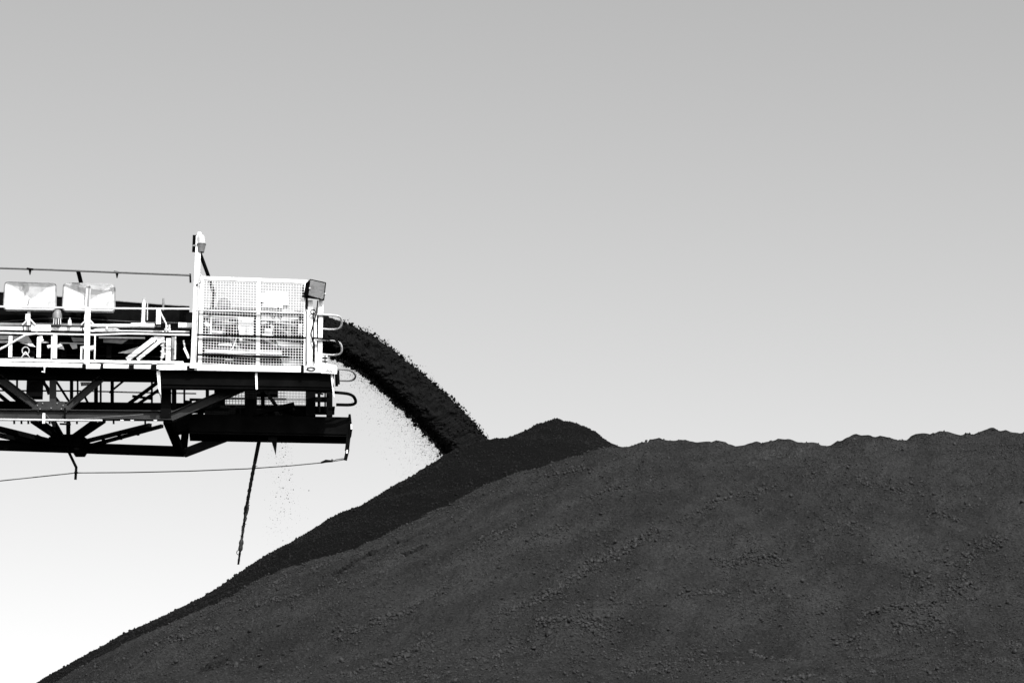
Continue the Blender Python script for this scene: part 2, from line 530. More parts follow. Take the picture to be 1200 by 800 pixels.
P = []; Rad = []
for (a, b, c, d_, wd, n) in [(474, 636, 418, 656, 4, 420), (440, 652, 396, 672, 5, 260), (495, 643, 478, 650, 3, 160), (240, 792, 262, 780, 4, 200)]:
    h0, h1 = hit_heap(a, b), hit_heap(c, d_)
    if h0 is None or h1 is None: continue
    for k in range(n):
        t = random.random()
        P.append((h0[0] + (h1[0] - h0[0]) * t + random.gauss(0, 0.06), h0[1] + (h1[1] - h0[1]) * t + random.gauss(0, wd * 0.5) / 71.0 * 2))
        Rad.append(min(0.05, 0.021 * math.exp(random.gauss(0, 0.4))))
P = np.array(P); Rad = np.array(Rad)
lo = lumps_mesh('dark_lumps', np.stack([P[:, 0], P[:, 1], heap_g_full(P[:, 0], P[:, 1]) - Rad * 0.1], -1), Rad, 'coal_lump_wet')  # darker lumps strewn in a few short strips
lo.parent = heap; lo['kind'] = 'stuff'

# ------------------------------------------------------------------ the fresh dark cone behind
YD = 60.0
PD0 = 652.0
d_left = [(652, 491), (648, 491.6), (637.5, 495.5), (624, 500), (609, 508.5), (590, 513), (560, 519), (526, 530), (490, 552), (450, 575), (410, 597), (380, 612), (340, 636), (300, 658), (262, 684), (225, 706), (180, 727), (130, 752), (90, 775), (45, 800), (0, 826), (-300, 990), (-700, 1210)]
d_right = [(652, 491), (656, 491.3), (668, 494.6), (680, 498.7), (691.5, 504), (705, 511), (716, 518.7), (760, 545), (850, 600), (1100, 740), (1500, 960)]
xd, _ = xz(PD0, 491, YD)
RDl = np.array([xd - xz(p, q, YD)[0] for p, q in d_left]); ZDl = np.array([xz(p, q, YD)[1] for p, q in d_left])
RDr = np.array([xz(p, q, YD)[0] - xd for p, q in d_right]); ZDr = np.array([xz(p, q, YD)[1] for p, q in d_right])
def cone_d(X, Y, ZDl, ZDr):
    dX, dY = X - xd, Y - YD
    Rr = np.hypot(dX, dY)
    c = dX / np.maximum(Rr, 1e-4)
    wgt = np.clip(0.5 + 0.5 * c, 0, 1); wgt = wgt * wgt * (3 - 2 * wgt)
    return np.interp(Rr, RDl, ZDl) * (1 - wgt) + np.interp(Rr, RDr, ZDr) * wgt
_ys = np.linspace(52, 66, 281)
for it in range(6):
    for (tab, arr) in ((d_left, 0), (d_right, 1)):
        for k in range(1, len(tab)):
            if tab[k][0] < 0 or tab[k][0] > 720: continue
            X = (tab[k][0] - 600) / FPX * _ys * 1.03
            for _ in range(3):
                Zv = cone_d(X, _ys, ZDl, ZDr)
                dep = _ys * math.cos(PITCH) + (Zv - CAM.z) * math.sin(PITCH)
                X = (tab[k][0] - 600) / FPX * dep
            _, py = project(X, _ys, cone_d(X, _ys, ZDl, ZDr))
            (ZDl if arr == 0 else ZDr)[k] += (py.min() - tab[k][1]) * YD / FPX * 0.8
    ZDr[0] = ZDl[0]
def cone_full(X, Y):
    return cone_d(X, Y, ZDl, ZDr) + 0.045 * fbm(X * 0.8, Y * 0.8, 31, 3) + 0.03 * fbm(X * 3, Y * 3, 35, 3) + 0.022 * fbm(X * 9, Y * 9, 37, 2)
xs = np.concatenate([np.arange(-34, -11.5, 0.4), np.arange(-11.5, 3.4, 0.05), np.arange(3.4, 30, 0.4)])
ys = np.concatenate([np.arange(34, 51, 0.4), np.arange(51, 62, 0.05), np.arange(62, 90, 0.4)])
XX, YY = np.meshgrid(xs, ys)
cone = grid_mesh('fresh_coal_pile', xs, ys, np.maximum(cone_full(XX, YY), -0.4), 'coal_wet')
tag(cone, 'dark cone of freshly dumped coal rising to a low peak behind the grey heap', 'coal pile')
n = 45000
x = rng.uniform(-11.4, 3.0, n); y = rng.uniform(52.5, 60.6, n)
r = np.minimum(0.045, 0.0105 * np.exp(rng.normal(0.0, 0.42, n)))
z = cone_full(x, y) + r * 0.2
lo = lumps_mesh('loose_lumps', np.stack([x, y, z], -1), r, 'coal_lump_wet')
lo.parent = cone; lo['kind'] = 'stuff'

# ------------------------------------------------------------------ boom lattice
WN, WF = 0.62, 2.9                              # near and far truss planes
boom = thing('stacker_boom', F(0, 505, 1.7), 'black steel lattice boom of a coal stacker jutting in from the left', 'stacker boom')
MB().ibeam(F(-150, 484.2, WN), F(206, 487.2, WN), 0.17, 0.20).build('lower_chord', 'chord', boom)
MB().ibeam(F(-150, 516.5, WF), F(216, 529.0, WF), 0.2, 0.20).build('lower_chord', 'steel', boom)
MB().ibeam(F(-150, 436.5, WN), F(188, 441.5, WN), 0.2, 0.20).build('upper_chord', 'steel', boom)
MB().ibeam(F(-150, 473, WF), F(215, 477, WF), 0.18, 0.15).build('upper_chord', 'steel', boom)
MB().bar(F(188, 446, 0.34), F(391, 449.5, 0.34), 0.44, 0.26).tube([F(188, 453.6, 0.2), F(391, 455.8, 0.2)], 0.055, 12).build('head_girder', 'steel', boom)
MB().plate([F(183.5, 434, 0.06), F(187.5, 434, 0.06), F(188.6, 463, 0.06), F(185.5, 455, 0.06)], 0.5).build('end_plate', 'white', boom)
MB().plate([F(299, 437, 0.05), F(301.6, 437, 0.05), F(302, 456, 0.05), F(299.6, 456, 0.05)], 0.03).build('stiffener', 'white', boom)
MB().plate([F(387.5, 438, 0.05), F(389.5, 438, 0.05), F(391, 446, 0.05), F(390.2, 452, 0.05), F(391.6, 458, 0.05), F(392, 466, 0.05), F(390.4, 463, 0.05), F(389, 452, 0.05)], 0.04).build('end_plate', 'white', boom)
MB().bar(F(394, 439, 0.3), F(394.6, 452, 0.3), 0.06, 0.1).build('end_bracket', 'steel', boom)
# near side panels
for (a, b, c, d, th, m) in [(-18, 430, 48, 480, 0.15, 'chord'), (119, 443, 74, 482, 0.14, 'chord'), (62, 446, 62, 480, 0.11, 'chord'),
                         (-60, 443, -45, 480, 0.13, 'chord')]:
    MB().ibeam(F(a, b, WN), F(c, d, WN), 0.14, th).build('diagonal_brace', m, boom)
MB().plate([F(36, 480, WN - 0.09), F(46, 470, WN - 0.09), F(74, 470, WN - 0.09), F(84, 480, WN - 0.09)], 0.02).build('gusset', 'chord', boom)
MB().ibeam(F(194.5, 446, WN), F(194.5, 491, WN), 0.22, 0.2).bar(F(204, 446, WN + 0.1), F(204, 488, WN + 0.1), 0.1, 0.1).build('end_post', 'steel', boom)
MB().ibeam(F(200, 489, WN - 0.02), F(293, 449.5, WN - 0.02), 0.16, 0.19).build('diagonal_brace', 'chord', boom)
# far side panels, seen under the near walkway
for (a, b, c, d, th) in [(50, 447, 74, 478, 0.07), (66, 447, 86, 478, 0.05), (98, 462, 106, 478, 0.05), (112.5, 446, 112.5, 478, 0.085), (131.5, 446, 131.5, 478, 0.075),
                         (186, 447, 144, 478, 0.07), (190, 454, 155, 478, 0.06), (0, 450, 32, 478, 0.1), (-16, 450, 18, 478, 0.08), (84, 445, 84, 470, 0.07), (91, 445, 91, 462, 0.04), (150, 442, 128, 460, 0.04)]:
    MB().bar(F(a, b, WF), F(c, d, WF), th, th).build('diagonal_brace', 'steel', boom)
# bracing across the bottom of the boom, near chord to far chord
hub = (80, 518)
for (a, b, c, d, th) in [(38, 493, 66, 512, 0.085), (47, 493, 74, 512, 0.07), (62, 493, 74, 514, 0.085), (80, 491, 80, 512, 0.09),
                         (112, 493, 84, 513, 0.085), (122, 493, 94, 512, 0.075), (176, 498, 92, 519, 0.08), (190, 499, 104, 522.5, 0.07),
                         (-40, 493, 62, 518, 0.11), (-70, 494, 40, 519, 0.09), (-10, 494, -60, 516, 0.08)]:
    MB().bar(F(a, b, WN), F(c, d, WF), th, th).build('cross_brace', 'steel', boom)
for (x0, y0) in [(160, 503), (140, 508), (121, 512.5)]:
    MB().bar(F(x0 - 2, y0 - 1.5, 1.6), F(x0 + 2, y0 + 6, 1.9), 0.06, 0.05).build('batten', 'steel', boom)
MB().plate([F(57, 512, WF - 0.14), F(66, 508.5, WF - 0.14), F(94, 508.5, WF - 0.14), F(106, 516, WF - 0.14), F(104, 524, WF - 0.14), F(56, 521, WF - 0.14)], 0.03).plate(
    [F(82, 524, WF - 0.12), F(104, 525, WF - 0.12), F(99, 533, WF - 0.12), F(88, 533, WF - 0.12)], 0.2).build('gusset', 'steel', boom)
MB().tube([F(38, 519, WF - 0.2), F(44, 512, WF - 0.2), F(50, 516, WF - 0.2)], 0.07).build('drain_elbow', 'steel', boom)
# end of the lattice
MB().bar(F(196, 492, WN), F(212, 531, WF), 0.17, 0.14).build('end_strut', 'steel', boom)
MB().ibeam(F(221, 470, WF), F(214.5, 531, WF), 0.16, 0.16).build('end_post', 'steel', boom)
MB().bar(F(215, 531, WF - 0.02), F(304, 497, 2.2), 0.17, 0.16).build('diagonal_brace', 'chord', boom)
MB().bar(F(200, 500, WF - 0.4), F(240, 494, WF - 0.4), 0.3, 0.35).build('end_beam', 'steel', boom)
# head frame: long box beam below the pulley, posts up to the girder
p0, p1 = F(222, 496.5, 1.12), F(409, 500.0, 1.12)
MB().box(p0.x, p1.x, 1.12, 1.85, p1.z - 0.215, p1.z + 0.215).box(p0.x, p1.x - 0.05, 1.09, 1.12, p1.z - 0.17, p1.z - 0.13).build('head_beam', 'steel', boom)
MB().plate([F(408.5, 485, 1.1), F(411, 485, 1.1), F(413, 503, 1.1), F(411.5, 506, 1.1), F(409, 513, 1.1)], 0.72).build('end_plate', 'steel', boom)
MB().bar(F(411.6, 497, 1.08), F(411.9, 503, 1.08), 0.03, 0.04).build('bolt', 'white', boom)
for (x0, x1, y0, y1, w) in [(243, 0.075, 446, 488, 2.1), (257.5, 0.24, 446, 490, 2.0), (294, 0.26, 446, 488, 1.2), (364, 0.21, 448, 488, 1.2), (386, 0.13, 448, 488, 1.2), (374.5, 0.035, 448, 484, 2.2), (308, 0.09, 448, 490, 1.9)]:
    MB().bar(F(x0, y0, w), F(x0, y1, w), x1, 0.16).build('head_post', 'steel', boom)
for (a, b, c, d, w, th) in [(222, 468, 262, 468.5, 2.3, 0.05), (254, 452, 303, 448, 1.6, 0.16), (272, 458, 300, 450, 2.2, 0.08), (308, 454, 330, 484, 1.2, 0.07), (300, 484, 345, 474, 1.0, 0.1),
                         (368, 468, 388, 468, 1.6, 0.1), (368, 460, 379, 462, 1.7, 0.03), (268, 484, 365, 487, 1.5, 0.2), (240, 482, 300, 484, 1.9, 0.26), (262, 475.5, 292, 476.2, 2.4, 0.05), (330, 455.5, 358, 452, 2.2, 0.06)]:
    MB().bar(F(a, b, w), F(c, d, w), th, th).build('head_brace', 'steel', boom)
MB().tube([F(334, 478, 1.4), F(346, 483, 1.4), F(362, 484, 1.4)], 0.085).build('scraper_arm', 'steel', boom)
MB().box(F(311, 0, 1.3).x, F(335, 0, 1.3).x, 1.3, 1.6, F(320, 462, 1.3).z, F(320, 451, 1.3).z).build('scraper_box', 'steel', boom)
MB().plate([F(314, 510, 1.2), F(325, 510, 1.2), F(324.8, 516, 1.2), F(323.2, 533, 1.2), F(318.4, 517, 1.2), F(314.5, 516.5, 1.2)], 0.05).build('drip_spike', 'steel', boom)
MB().bar(F(408.5, 511, 1.15), F(406.5, 528, 1.15), 0.09, 0.05).bar(F(407.6, 526, 1.15), F(404.6, 539, 1.15), 0.075, 0.045).build('rope_bracket', 'steel', boom)
MB().bar(F(407.0, 527, 1.10), F(406.4, 531, 1.10), 0.03, 0.02).build('bolt', 'white', boom)
# pipe along the near chord, with a strap
MB().tube([F(-150, 489.6, WN - 0.16), F(70, 492.3, WN - 0.16), F(120, 492.6, WN - 0.16)], 0.026, 8).build('pipe', 'galv', boom)
for x0 in (112, 141, 153, 180):
    MB().bar(F(x0, 492.5, WN - 0.12), F(x0 + 4, 492.7, WN - 0.12), 0.03, 0.03).build('bolt', 'galv', boom)
MB().bar(F(51.5, 484, WN - 0.2), F(51.2, 496, WN - 0.2), 0.055, 0.03).build('strap', 'white', boom)
MB().tube([F(76, 478, WN - 0.15), F(76, 495, WN - 0.15)], 0.02).bar(F(70, 496.5, WN - 0.15), F(83, 497, WN - 0.15), 0.05, 0.03).box(F(82, 0, WN).x, F(86, 0, WN).x, WN - 0.2, WN - 0.1, F(84, 503, WN).z, F(84, 496, WN).z).build('limit_switch', 'steel', boom)
MB().tube([F(54, 486, WN - 0.13), F(61, 494, WN - 0.13)], 0.01).build('stay_wire', 'rope', boom)
MB().tube([F(78, 492, WN - 0.14), F(168, 485.5, WN - 0.14)], 0.011).build('stay_wire', 'rope', boom)

for x0 in (16.5, 25, 33, 58, 90, 133, 170):
    MB().bar(F(x0, 490, WN + 0.02), F(x0 + 0.2, 496.5, WN + 0.02), 0.04, 0.04).build('lug', 'steel', boom)
for x0, y0 in ((44, 475), (50, 472.5), (67, 472.5), (74, 475), (47, 479), (60, 478), (72, 479)):
    c = F(x0, y0, WN - 0.1)
    MB().tube([c, c - Vector((0, 0.015, 0))], 0.014, 6).build('bolt', 'grey', boom)
jb = thing('cable_box', F(40, 464, 1.5), 'dark box hanging under the walkway between the lattice braces', 'box')
p0, p1 = F(30.5, 464, 1.5), F(50, 440, 1.5)
MB().box(p0.x, p1.x, 1.5, 1.8, p0.z, p1.z).build('casing', 'black', jb)
MB().bar(F(50.6, 443, 1.5), F(57, 462, 1.5), 0.05, 0.05).build('bracket', 'steel', jb)

# ------------------------------------------------------------------ near walkway
walk = thing('walkway', F(100, 430, 0.3), 'near steel walkway with a white toe board along the boom side', 'walkway')
def deckline(x): return 426.6 + (434.0 - 426.6) * x / 388.0
def deckline2(x): return 421.6 + (427.5 - 421.6) * x / 388.0
a, b = F(-150, deckline(-150), 0.02), F(394, deckline(394), 0.02)
MB().bar(F(-150, deckline(-150) + 1.2, 0.33), F(392, deckline(392) + 1.2, 0.33), 0.56, 0.05).build('deck', 'steel', walk)
MB().channel(F(-150, deckline(-150), 0.02), F(213, deckline(213), 0.02), 0.05, 0.088).build('edge_beam', 'white', walk)
MB().channel(F(228, deckline(228) - 0.6, 0.0), F(395, deckline(395) - 0.6, 0.0), 0.06, 0.135).build('edge_beam', 'white', walk)
MB().bar(F(-150, deckline2(-150), 0.03), F(215, deckline2(215), 0.03), 0.03, 0.055).build('toe_board', 'white', walk)
MB().plate([F(378, 425, -0.03), F(394, 428, -0.03), F(394.5, 438, -0.03), F(376, 437, -0.03)], 0.02).build('corner_plate', 'white', walk)
for (x0, x1) in [(96.5, 100.5), (118, 121), (151, 157), (177, 183.5), (219.5, 226)]:
    xc = (x0 + x1) / 2
    MB().bar(F(x0, deckline(xc) + 0.6, -0.035), F(x1, deckline(xc) + 0.6, -0.035), 0.03, 0.11).build('joint_clamp', 'black', walk)
for (x0, x1, dy, h) in [(101, 117, 0.6, 0.10), (186, 219, 0.0, 0.11), (205, 222, -3.5, 0.06), (115, 122, -5.6, 0.05), (178, 184, -5, 0.05)]:
    xc = (x0 + x1) / 2
    MB().bar(F(x0, deckline(xc) + dy, -0.03), F(x1, deckline(xc) + dy, -0.03), 0.03, h).build('sleeve', 'white', walk)
for x0 in (52, ):
    MB().tube([F(x0 - 1, 428, -0.02), F(x0, 431, -0.02), F(x0 + 0.2, 436, -0.02), F(x0 - 3.2, 435.5, -0.02)], 0.018).build('hook', 'white', walk)
def hoop(name, pts, r, m, parent, w0=0.0, w1=0.0):
    P_ = []
    # rounded corners
    for i, (x, y) in enumerate(pts):
        if i in (0, len(pts) - 1): P_.append((x, y)); continue
        for t in (0, 0.17, 0.33, 0.5, 0.67, 0.83, 1):
            ax, ay = pts[i - 1]; bx, by = pts[i + 1]
            k = 0.46
            s = (x + (ax - x) * k, y + (ay - y) * k); e = (x + (bx - x) * k, y + (by - y) * k)
            P_.append(((1 - t) ** 2 * s[0] + 2 * t * (1 - t) * x + t * t * e[0], (1 - t) ** 2 * s[1] + 2 * t * (1 - t) * y + t * t * e[1]))
    n_ = len(P_)
    return MB().tube([F(x, y, w0 + (w1 - w0) * i / (n_ - 1)) for i, (x, y) in enumerate(P_)], r, 8).build(name, m, parent)
hoop('end_hoop', [(394, 432), (411, 433), (418, 440), (413, 446.5), (395, 445.5)], 0.022, 'grey', walk, 0.15, 0.6)
hoop('end_hoop', [(391, 459.5), (413, 461.5), (418, 471), (413, 474.5), (394, 474)], 0.034, 'steel', walk, 0.5, 1.1)
MB().bar(F(396, 434, 0.1), F(396.8, 450, 0.1), 0.055, 0.05).build('end_post', 'steel', walk)
eb = thing('outlet_box', F(381, 428, 0.1), 'small light box with a hatch on the deck corner behind the hoops', 'box')
p0, p1 = F(377.5, 428, 0.15), F(384, 416, 0.15)
MB().box(p0.x, p1.x, 0.15, 0.32, p0.z, p1.z).build('casing', 'galv', eb)
for y in (419, 423):
    MB().bar(F(377.6, y, 0.14), F(383.8, y + 0.4, 0.14), 0.012, 0.02).build('rib', 'black', eb)
MB().bar(F(381, 416.5, 0.14), F(381, 427.6, 0.14), 0.02, 0.012).build('seam', 'black', eb)

# ------------------------------------------------------------------ near handrail
rail = thing('handrail', F(60, 428, 0), 'white tube handrail along the near walkway left of the lamp mast', 'handrail')
MB().tube([F(-150, 357.3, 0), F(0, 359.3, 0), F(110, 361.2, 0), F(222, 362, 0)], 0.022).build('top_rail', 'white', rail)
MB().tube([F(-150, 388.4, 0), F(0, 390.2, 0), F(110, 392.4, 0), F(150, 391.0, 0), F(222, 392.6, 0)], 0.021).build('mid_rail', 'white', rail)
MB().tube([F(-150, 386.2, 0.03), F(0, 388.0, 0.03), F(110, 390.0, 0.03), F(150, 388.8, 0.03), F(222, 390.3, 0.03)], 0.016).build('cable', 'black', rail)  # black tube drawn for the shadow line along the mid rail
for (x0, y0, y1, wd) in [(103, 361, 428, 0.115), (-60, 358, 424, 0.1), (12.5, 394, 418.5, 0.075), (45.8, 396, 419, 0.085), (64.8, 393, 420, 0.085), (61, 394, 421, 0.025), (111.5, 393.5, 421, 0.028), (95.5, 406, 421.5, 0.035)]:
    x1 = x0 - (y1 - y0) * 0.022
    MB().bar(F(x1, y1, 0.012), F(x0, y0, 0.012), wd, 0.05).build('post', 'white', rail)
MB().tube([F(-6, 412, -0.02), F(8, 405, -0.02), F(20, 398, -0.02), F(30, 392.5, -0.02), F(44, 390.5, -0.02)], 0.024).build('brace', 'white', rail)
for k, (x0, y0, s) in enumerate([(47, 396, 0.05), (48.5, 399, 0.04), (107.5, 408, 0.07), (99.5, 407, 0.045), (69, 405.5, 0.05), (58.5, 406, 0.05)]):
    c = F(x0, y0, 0.04)
    MB().tube([c - Vector((s, 0, 0.3 * s)), c + Vector((s, 0.01, 0.3 * s))], s * 0.8, 8).build('clamp', 'white', rail)

# ------------------------------------------------------------------ cable tray and fittings behind the rail
tray = thing('cable_tray', F(60, 386, 0.6), 'long pale cable tray running behind the white handrail', 'cable tray')
MB().bar(F(-150, 383.5, 0.6), F(36, 385.8, 0.6), 0.16, 0.075).bar(F(59, 386.2, 0.6), F(106, 386.6, 0.6), 0.16, 0.07).build('tray', 'white', tray)
MB().bar(F(-150, 378.5, 0.72), F(186, 381.5, 0.72), 0.08, 0.045).build('ledge', 'galv', tray)
MB().bar(F(106, 381.6, 0.6), F(180, 382.4, 0.6), 0.12, 0.045).bar(F(106, 388.2, 0.55), F(222, 389.6, 0.55), 0.1, 0.045).build('tray', 'white', tray)
MB().bar(F(153.5, 381, 0.5), F(181, 381.4, 0.5), 0.1, 0.075).build('cover', 'white', tray)
MB().bar(F(209, 381, 0.5), F(226, 381.6, 0.5), 0.1, 0.10).build('cover', 'white', tray)
for x0 in (28, 34, 97, 100.5):
    MB().bar(F(x0, 383, 0.48), F(x0, 389, 0.48), 0.02, 0.02).build('clip', 'black', tray)
MB().tube([F(106, 388, 0.45), F(113, 385.6, 0.45), F(136, 385.2, 0.45), F(141, 387.6, 0.45)], 0.014).build('conduit', 'white', tray)
MB().tube([F(125, 387, 0.4), F(125, 383, 0.4)], 0.025).build('gland', 'white', tray)
MB().tube([F(108, 374.2, 1.0), F(160, 377, 1.0), F(222, 378.6, 1.0)], 0.009).tube([F(0, 377, 0.9), F(45, 373.5, 0.9), F(78, 372.5, 0.9), F(110, 374.2, 1.0)], 0.009).build('cable', 'rope', tray)

plate_ = thing('sign_plate', F(48, 388, 0.5), 'small white sign plate with two faint text lines on the cable tray', 'sign')
MB().plate([F(36.8, 380.8, 0.47), F(59.2, 380.4, 0.47), F(59.2, 388.6, 0.47), F(36.8, 388.8, 0.47)], 0.015).build('panel', 'white', plate_)
mb = MB()
for i in range(11):
    x0 = 39 + i * 1.65
    mb.plate([F(x0, 384.6, 0.467), F(x0 + 1.05, 384.55, 0.467), F(x0 + 1.05, 383.2 - 0.3 * (i % 2), 0.467), F(x0, 383.3, 0.467)], 0.002)
for i in range(4):
    x0 = 45 + i * 1.6
    mb.plate([F(x0, 387, 0.467), F(x0 + 1.0, 387, 0.467), F(x0 + 1.0, 386.2, 0.467), F(x0, 386.2, 0.467)], 0.002)
mb.build('lettering', 'grey', plate_)

# ladder-like strut and upright stands under the rail
strut = thing('strut_frame', F(170, 420, 0.5), 'white slanting twin strut and uprights beside the lamp mast', 'strut')
MB().bar(F(149, 421.5, 0.45), F(179, 398.5, 0.45), 0.06, 0.10).build('strut', 'white', strut)
MB().bar(F(161, 421.5, 0.45), F(187, 400.5, 0.45), 0.06, 0.075).build('strut', 'white', strut)
MB().bar(F(197, 423, 0.3), F(197.6, 396.5, 0.3), 0.10, 0.05).build('upright', 'white', strut)
MB().bar(F(202.6, 422, 0.36), F(203.2, 395, 0.36), 0.07, 0.05).build('upright', 'grey', strut)  # grey bar gives the white upright its shaded right side
MB().bar(F(205.3, 421, 0.1), F(205.8, 393, 0.1), 0.026, 0.03).build('upright', 'white', strut)
mb = MB()
for k in range(7):
    c = F(190.5 + (k % 2) * 1.2, 397.5 + k * 3.5, 0.25)
    mb.tube([c - Vector((0.03, 0, 0.02)), c + Vector((0.03, 0, 0.025))], 0.03, 7)
mb.bar(F(189, 423, 0.27), F(192, 396, 0.27), 0.035, 0.03).build('chain', 'white', strut)
MB().plate([F(180, 394, 0.5), F(193, 394, 0.5), F(190, 402, 0.5), F(185, 400, 0.5)], 0.04).build('gusset', 'galv', strut)
MB().plate([F(177, 395.5, 0.42), F(184, 395.5, 0.42), F(181, 401, 0.42), F(177, 399, 0.42)], 0.03).build('gusset', 'white', strut)
MB().tube([F(215, 399, 0.2), F(217, 409, 0.2)], 0.02).bar(F(216, 408, 0.2), F(221.5, 420, 0.2), 0.09, 0.05).build('lever', 'white', strut)

post2 = thing('stub_post', F(186, 382, 0.45), 'short white post with dark stub and slanting brace above the cable tray', 'post')
MB().bar(F(185.6, 382, 0.45), F(186, 363.5, 0.45), 0.10, 0.08).build('upright', 'white', post2)
MB().tube([F(188, 366, 0.42), F(194, 378, 0.42), F(196, 383, 0.42)], 0.018).build('brace', 'white', post2)
MB().tube([F(191.2, 364, 0.42), F(191.5, 349.5, 0.42)], 0.022).build('stub', 'grey', post2)
MB().bar(F(195, 390, 0.4), F(195, 380.5, 0.4), 0.03, 0.05).bar(F(198.6, 390, 0.4), F(198.6, 380.5, 0.4), 0.03, 0.05).bar(F(193, 386, 0.42), F(200, 386, 0.42), 0.03, 0.04).build('bracket', 'white', post2)
MB().bar(F(181, 380.5, 0.38), F(192, 380.9, 0.38), 0.02, 0.03).build('clamp', 'black', post2)
post3 = thing('pipe_post', F(168, 381, 0.5), 'slim white capped pipe post standing alone above the cable tray', 'post')
MB().tube([F(167.4, 380, 0.5), F(168.6, 354.5, 0.5)], 0.042, 10).build('pipe', 'white', post3)
MB().tube([F(168.6, 354.5, 0.5), F(168.7, 349.5, 0.5)], [0.03, 0.022], 10).build('cap', 'white', post3)
MB().tube([F(172.6, 375, 0.5), F(172.9, 354.5, 0.5)], 0.012).build('conduit', 'galv', post3)
MB().bar(F(165, 380.5, 0.48), F(168, 376, 0.48), 0.03, 0.03).bar(F(171.5, 380.5, 0.48), F(168, 376, 0.48), 0.03, 0.03).build('foot', 'white', post3)

# ------------------------------------------------------------------ floodlights with pressed pans
def floodlight(cx, cy, label, streak):
    t = thing('floodlight', F(cx, 380, 0.35), label, 'floodlight', 'floodlights behind the handrail')
    w = 0.35
    x0, x1, y0, y1 = cx - 30.5, cx + 30, cy - 16, cy + 15.5
    a, b, c, d = F(x0, y1, w), F(x1, y1 + 1, w), F(x1, y0 + 1.4, w), F(x0 + 1.6, y0, w)
    # rounded outline
    cor = [a, b, c, d]
    ring = []
    for i in range(4):
        p, pr, ne = cor[i], cor[i - 1], cor[(i + 1) % 4]
        e1 = (pr - p).normalized() * 0.075; e2 = (ne - p).normalized() * 0.075
        for tt in (0.0, 0.25, 0.5, 0.75, 1.0):
            ring.append(p + e1 * (1 - tt) ** 2 + e2 * tt * tt)
    n_ = len(ring)
    cen = (a + b + c + d) / 4
    front = [p + (cen - p) * 0.035 for p in ring]
    apex = cen + Vector((0.02, 0.15, -0.02))
    # four pressed facets meeting in the middle: front rim is nearest, dish goes inwards
    inner = [p + (cen - p) * 0.10 + Vector((0, 0.012, 0)) for p in ring]
    vs = ring_b = [p + Vector((0, 0.16, 0)) for p in ring]
    v_ = ring_b + ring + front + inner + [apex]
    fs = []
    for i in range(n_):
        j = (i + 1) % n_
        fs += [(i, j, n_ + j, n_ + i), (n_ + i, n_ + j, 2 * n_ + j, 2 * n_ + i), (2 * n_ + i, 2 * n_ + j, 3 * n_ + j, 3 * n_ + i), (3 * n_ + i, 3 * n_ + j, 4 * n_)]
    fs.append(tuple(range(n_)))
    mb_ = MB(); mb_.add(v_, fs)
    mb_.build('pan', 'pan', t)
    rm = MB()
    for i in range(n_):
        rm.tube([ring[i] + Vector((0, 0.02, 0)), ring[(i + 1) % n_] + Vector((0, 0.02, 0))], 0.024, 6, False)
    rm.build('rim', 'rimshade', t)
    if streak == 'strap':
        MB().plate([F(cx - 5, cy + 14, w - 0.004), F(cx + 1, cy + 14.2, w - 0.004), F(cx + 2.5, cy - 12.5, w - 0.004), F(cx - 3, cy - 13, w - 0.004)], 0.012).build('strap', 'galv', t)
        MB().plate([F(cx - 2.5, cy + 14, w - 0.012), F(cx + 0.2, cy + 14.2, w - 0.012), F(cx + 1.4, cy - 13, w - 0.012), F(cx - 0.2, cy - 13, w - 0.012)], 0.008).build('stain_strip', 'grey', t)
    else:
        MB().plate([F(cx - 3.6, cy + 13, w - 0.004), F(cx - 2.2, cy + 13, w - 0.004), F(cx + 0.3, cy + 3, w - 0.004), F(cx - 1.8, cy + 4, w - 0.004)], 0.01).build('catch', 'grey', t)
    for sx, sy, ex, ey in ((-18, 12, -3, 3), (18, 11, 4, 3)):
        MB().bar(F(cx + sx, cy + sy, w - 0.003), F(cx + ex, cy + ey, w - 0.003), 0.008, 0.014).build('crease', 'galv', t)
    MB().bar(F(cx - 1.5, 381, w + 0.1), F(cx - 1.0, cy + 14, w + 0.1), 0.065, 0.06).build('stand', 'white', t)
    MB().bar(F(cx - 9, 380.5, w + 0.1), F(cx - 2, 374, w + 0.1), 0.025, 0.025).bar(F(cx + 6.5, 380.5, w + 0.1), F(cx + 0.5, 374, w + 0.1), 0.025, 0.025).build('brace', 'white', t)
    MB().bar(F(cx - 4.5, 375, w + 0.08), F(cx - 4, 368, w + 0.08), 0.03, 0.03).build('bracket', 'white', t)
    return t
floodlight(35.0, 346.6, 'white floodlight with rounded pressed front and small dark catch, left one behind the rail', 'catch')
floodlight(104.0, 347.8, 'white floodlight with a grey vertical stain down its middle, nearer the lamp mast', 'strap')

horn = thing('siren', F(67, 380, 0.45), 'small grey domed siren on a dark base between the two floodlights', 'siren')
MB().tube([F(67, 374, 0.45), F(67, 368, 0.45), F(67, 364, 0.45), F(67, 362.6, 0.45)], [0.105, 0.10, 0.08, 0.03], 14).build('dome', 'grey', horn)
MB().tube([F(67, 379.5, 0.45), F(67, 374, 0.45)], [0.085, 0.075], 14).build('base', 'black', horn)
for dx in (-4.2, -1.4, 1.6, 4.2):
    MB().bar(F(67 + dx, 380, 0.37), F(67 + dx * 0.9, 373, 0.37), 0.02, 0.02).build('guard_bar', 'galv', horn)
valve = thing('valve', F(82, 381, 0.45), 'tiny white valve stub on the cable tray between the floodlight stands', 'valve')
MB().tube([F(81.5, 381, 0.45), F(81.7, 375, 0.45)], [0.045, 0.035], 8).build('body', 'white', valve)
MB().tube([F(81.7, 375, 0.45), F(81.9, 372.4, 0.45)], 0.018).build('stem', 'galv', valve)

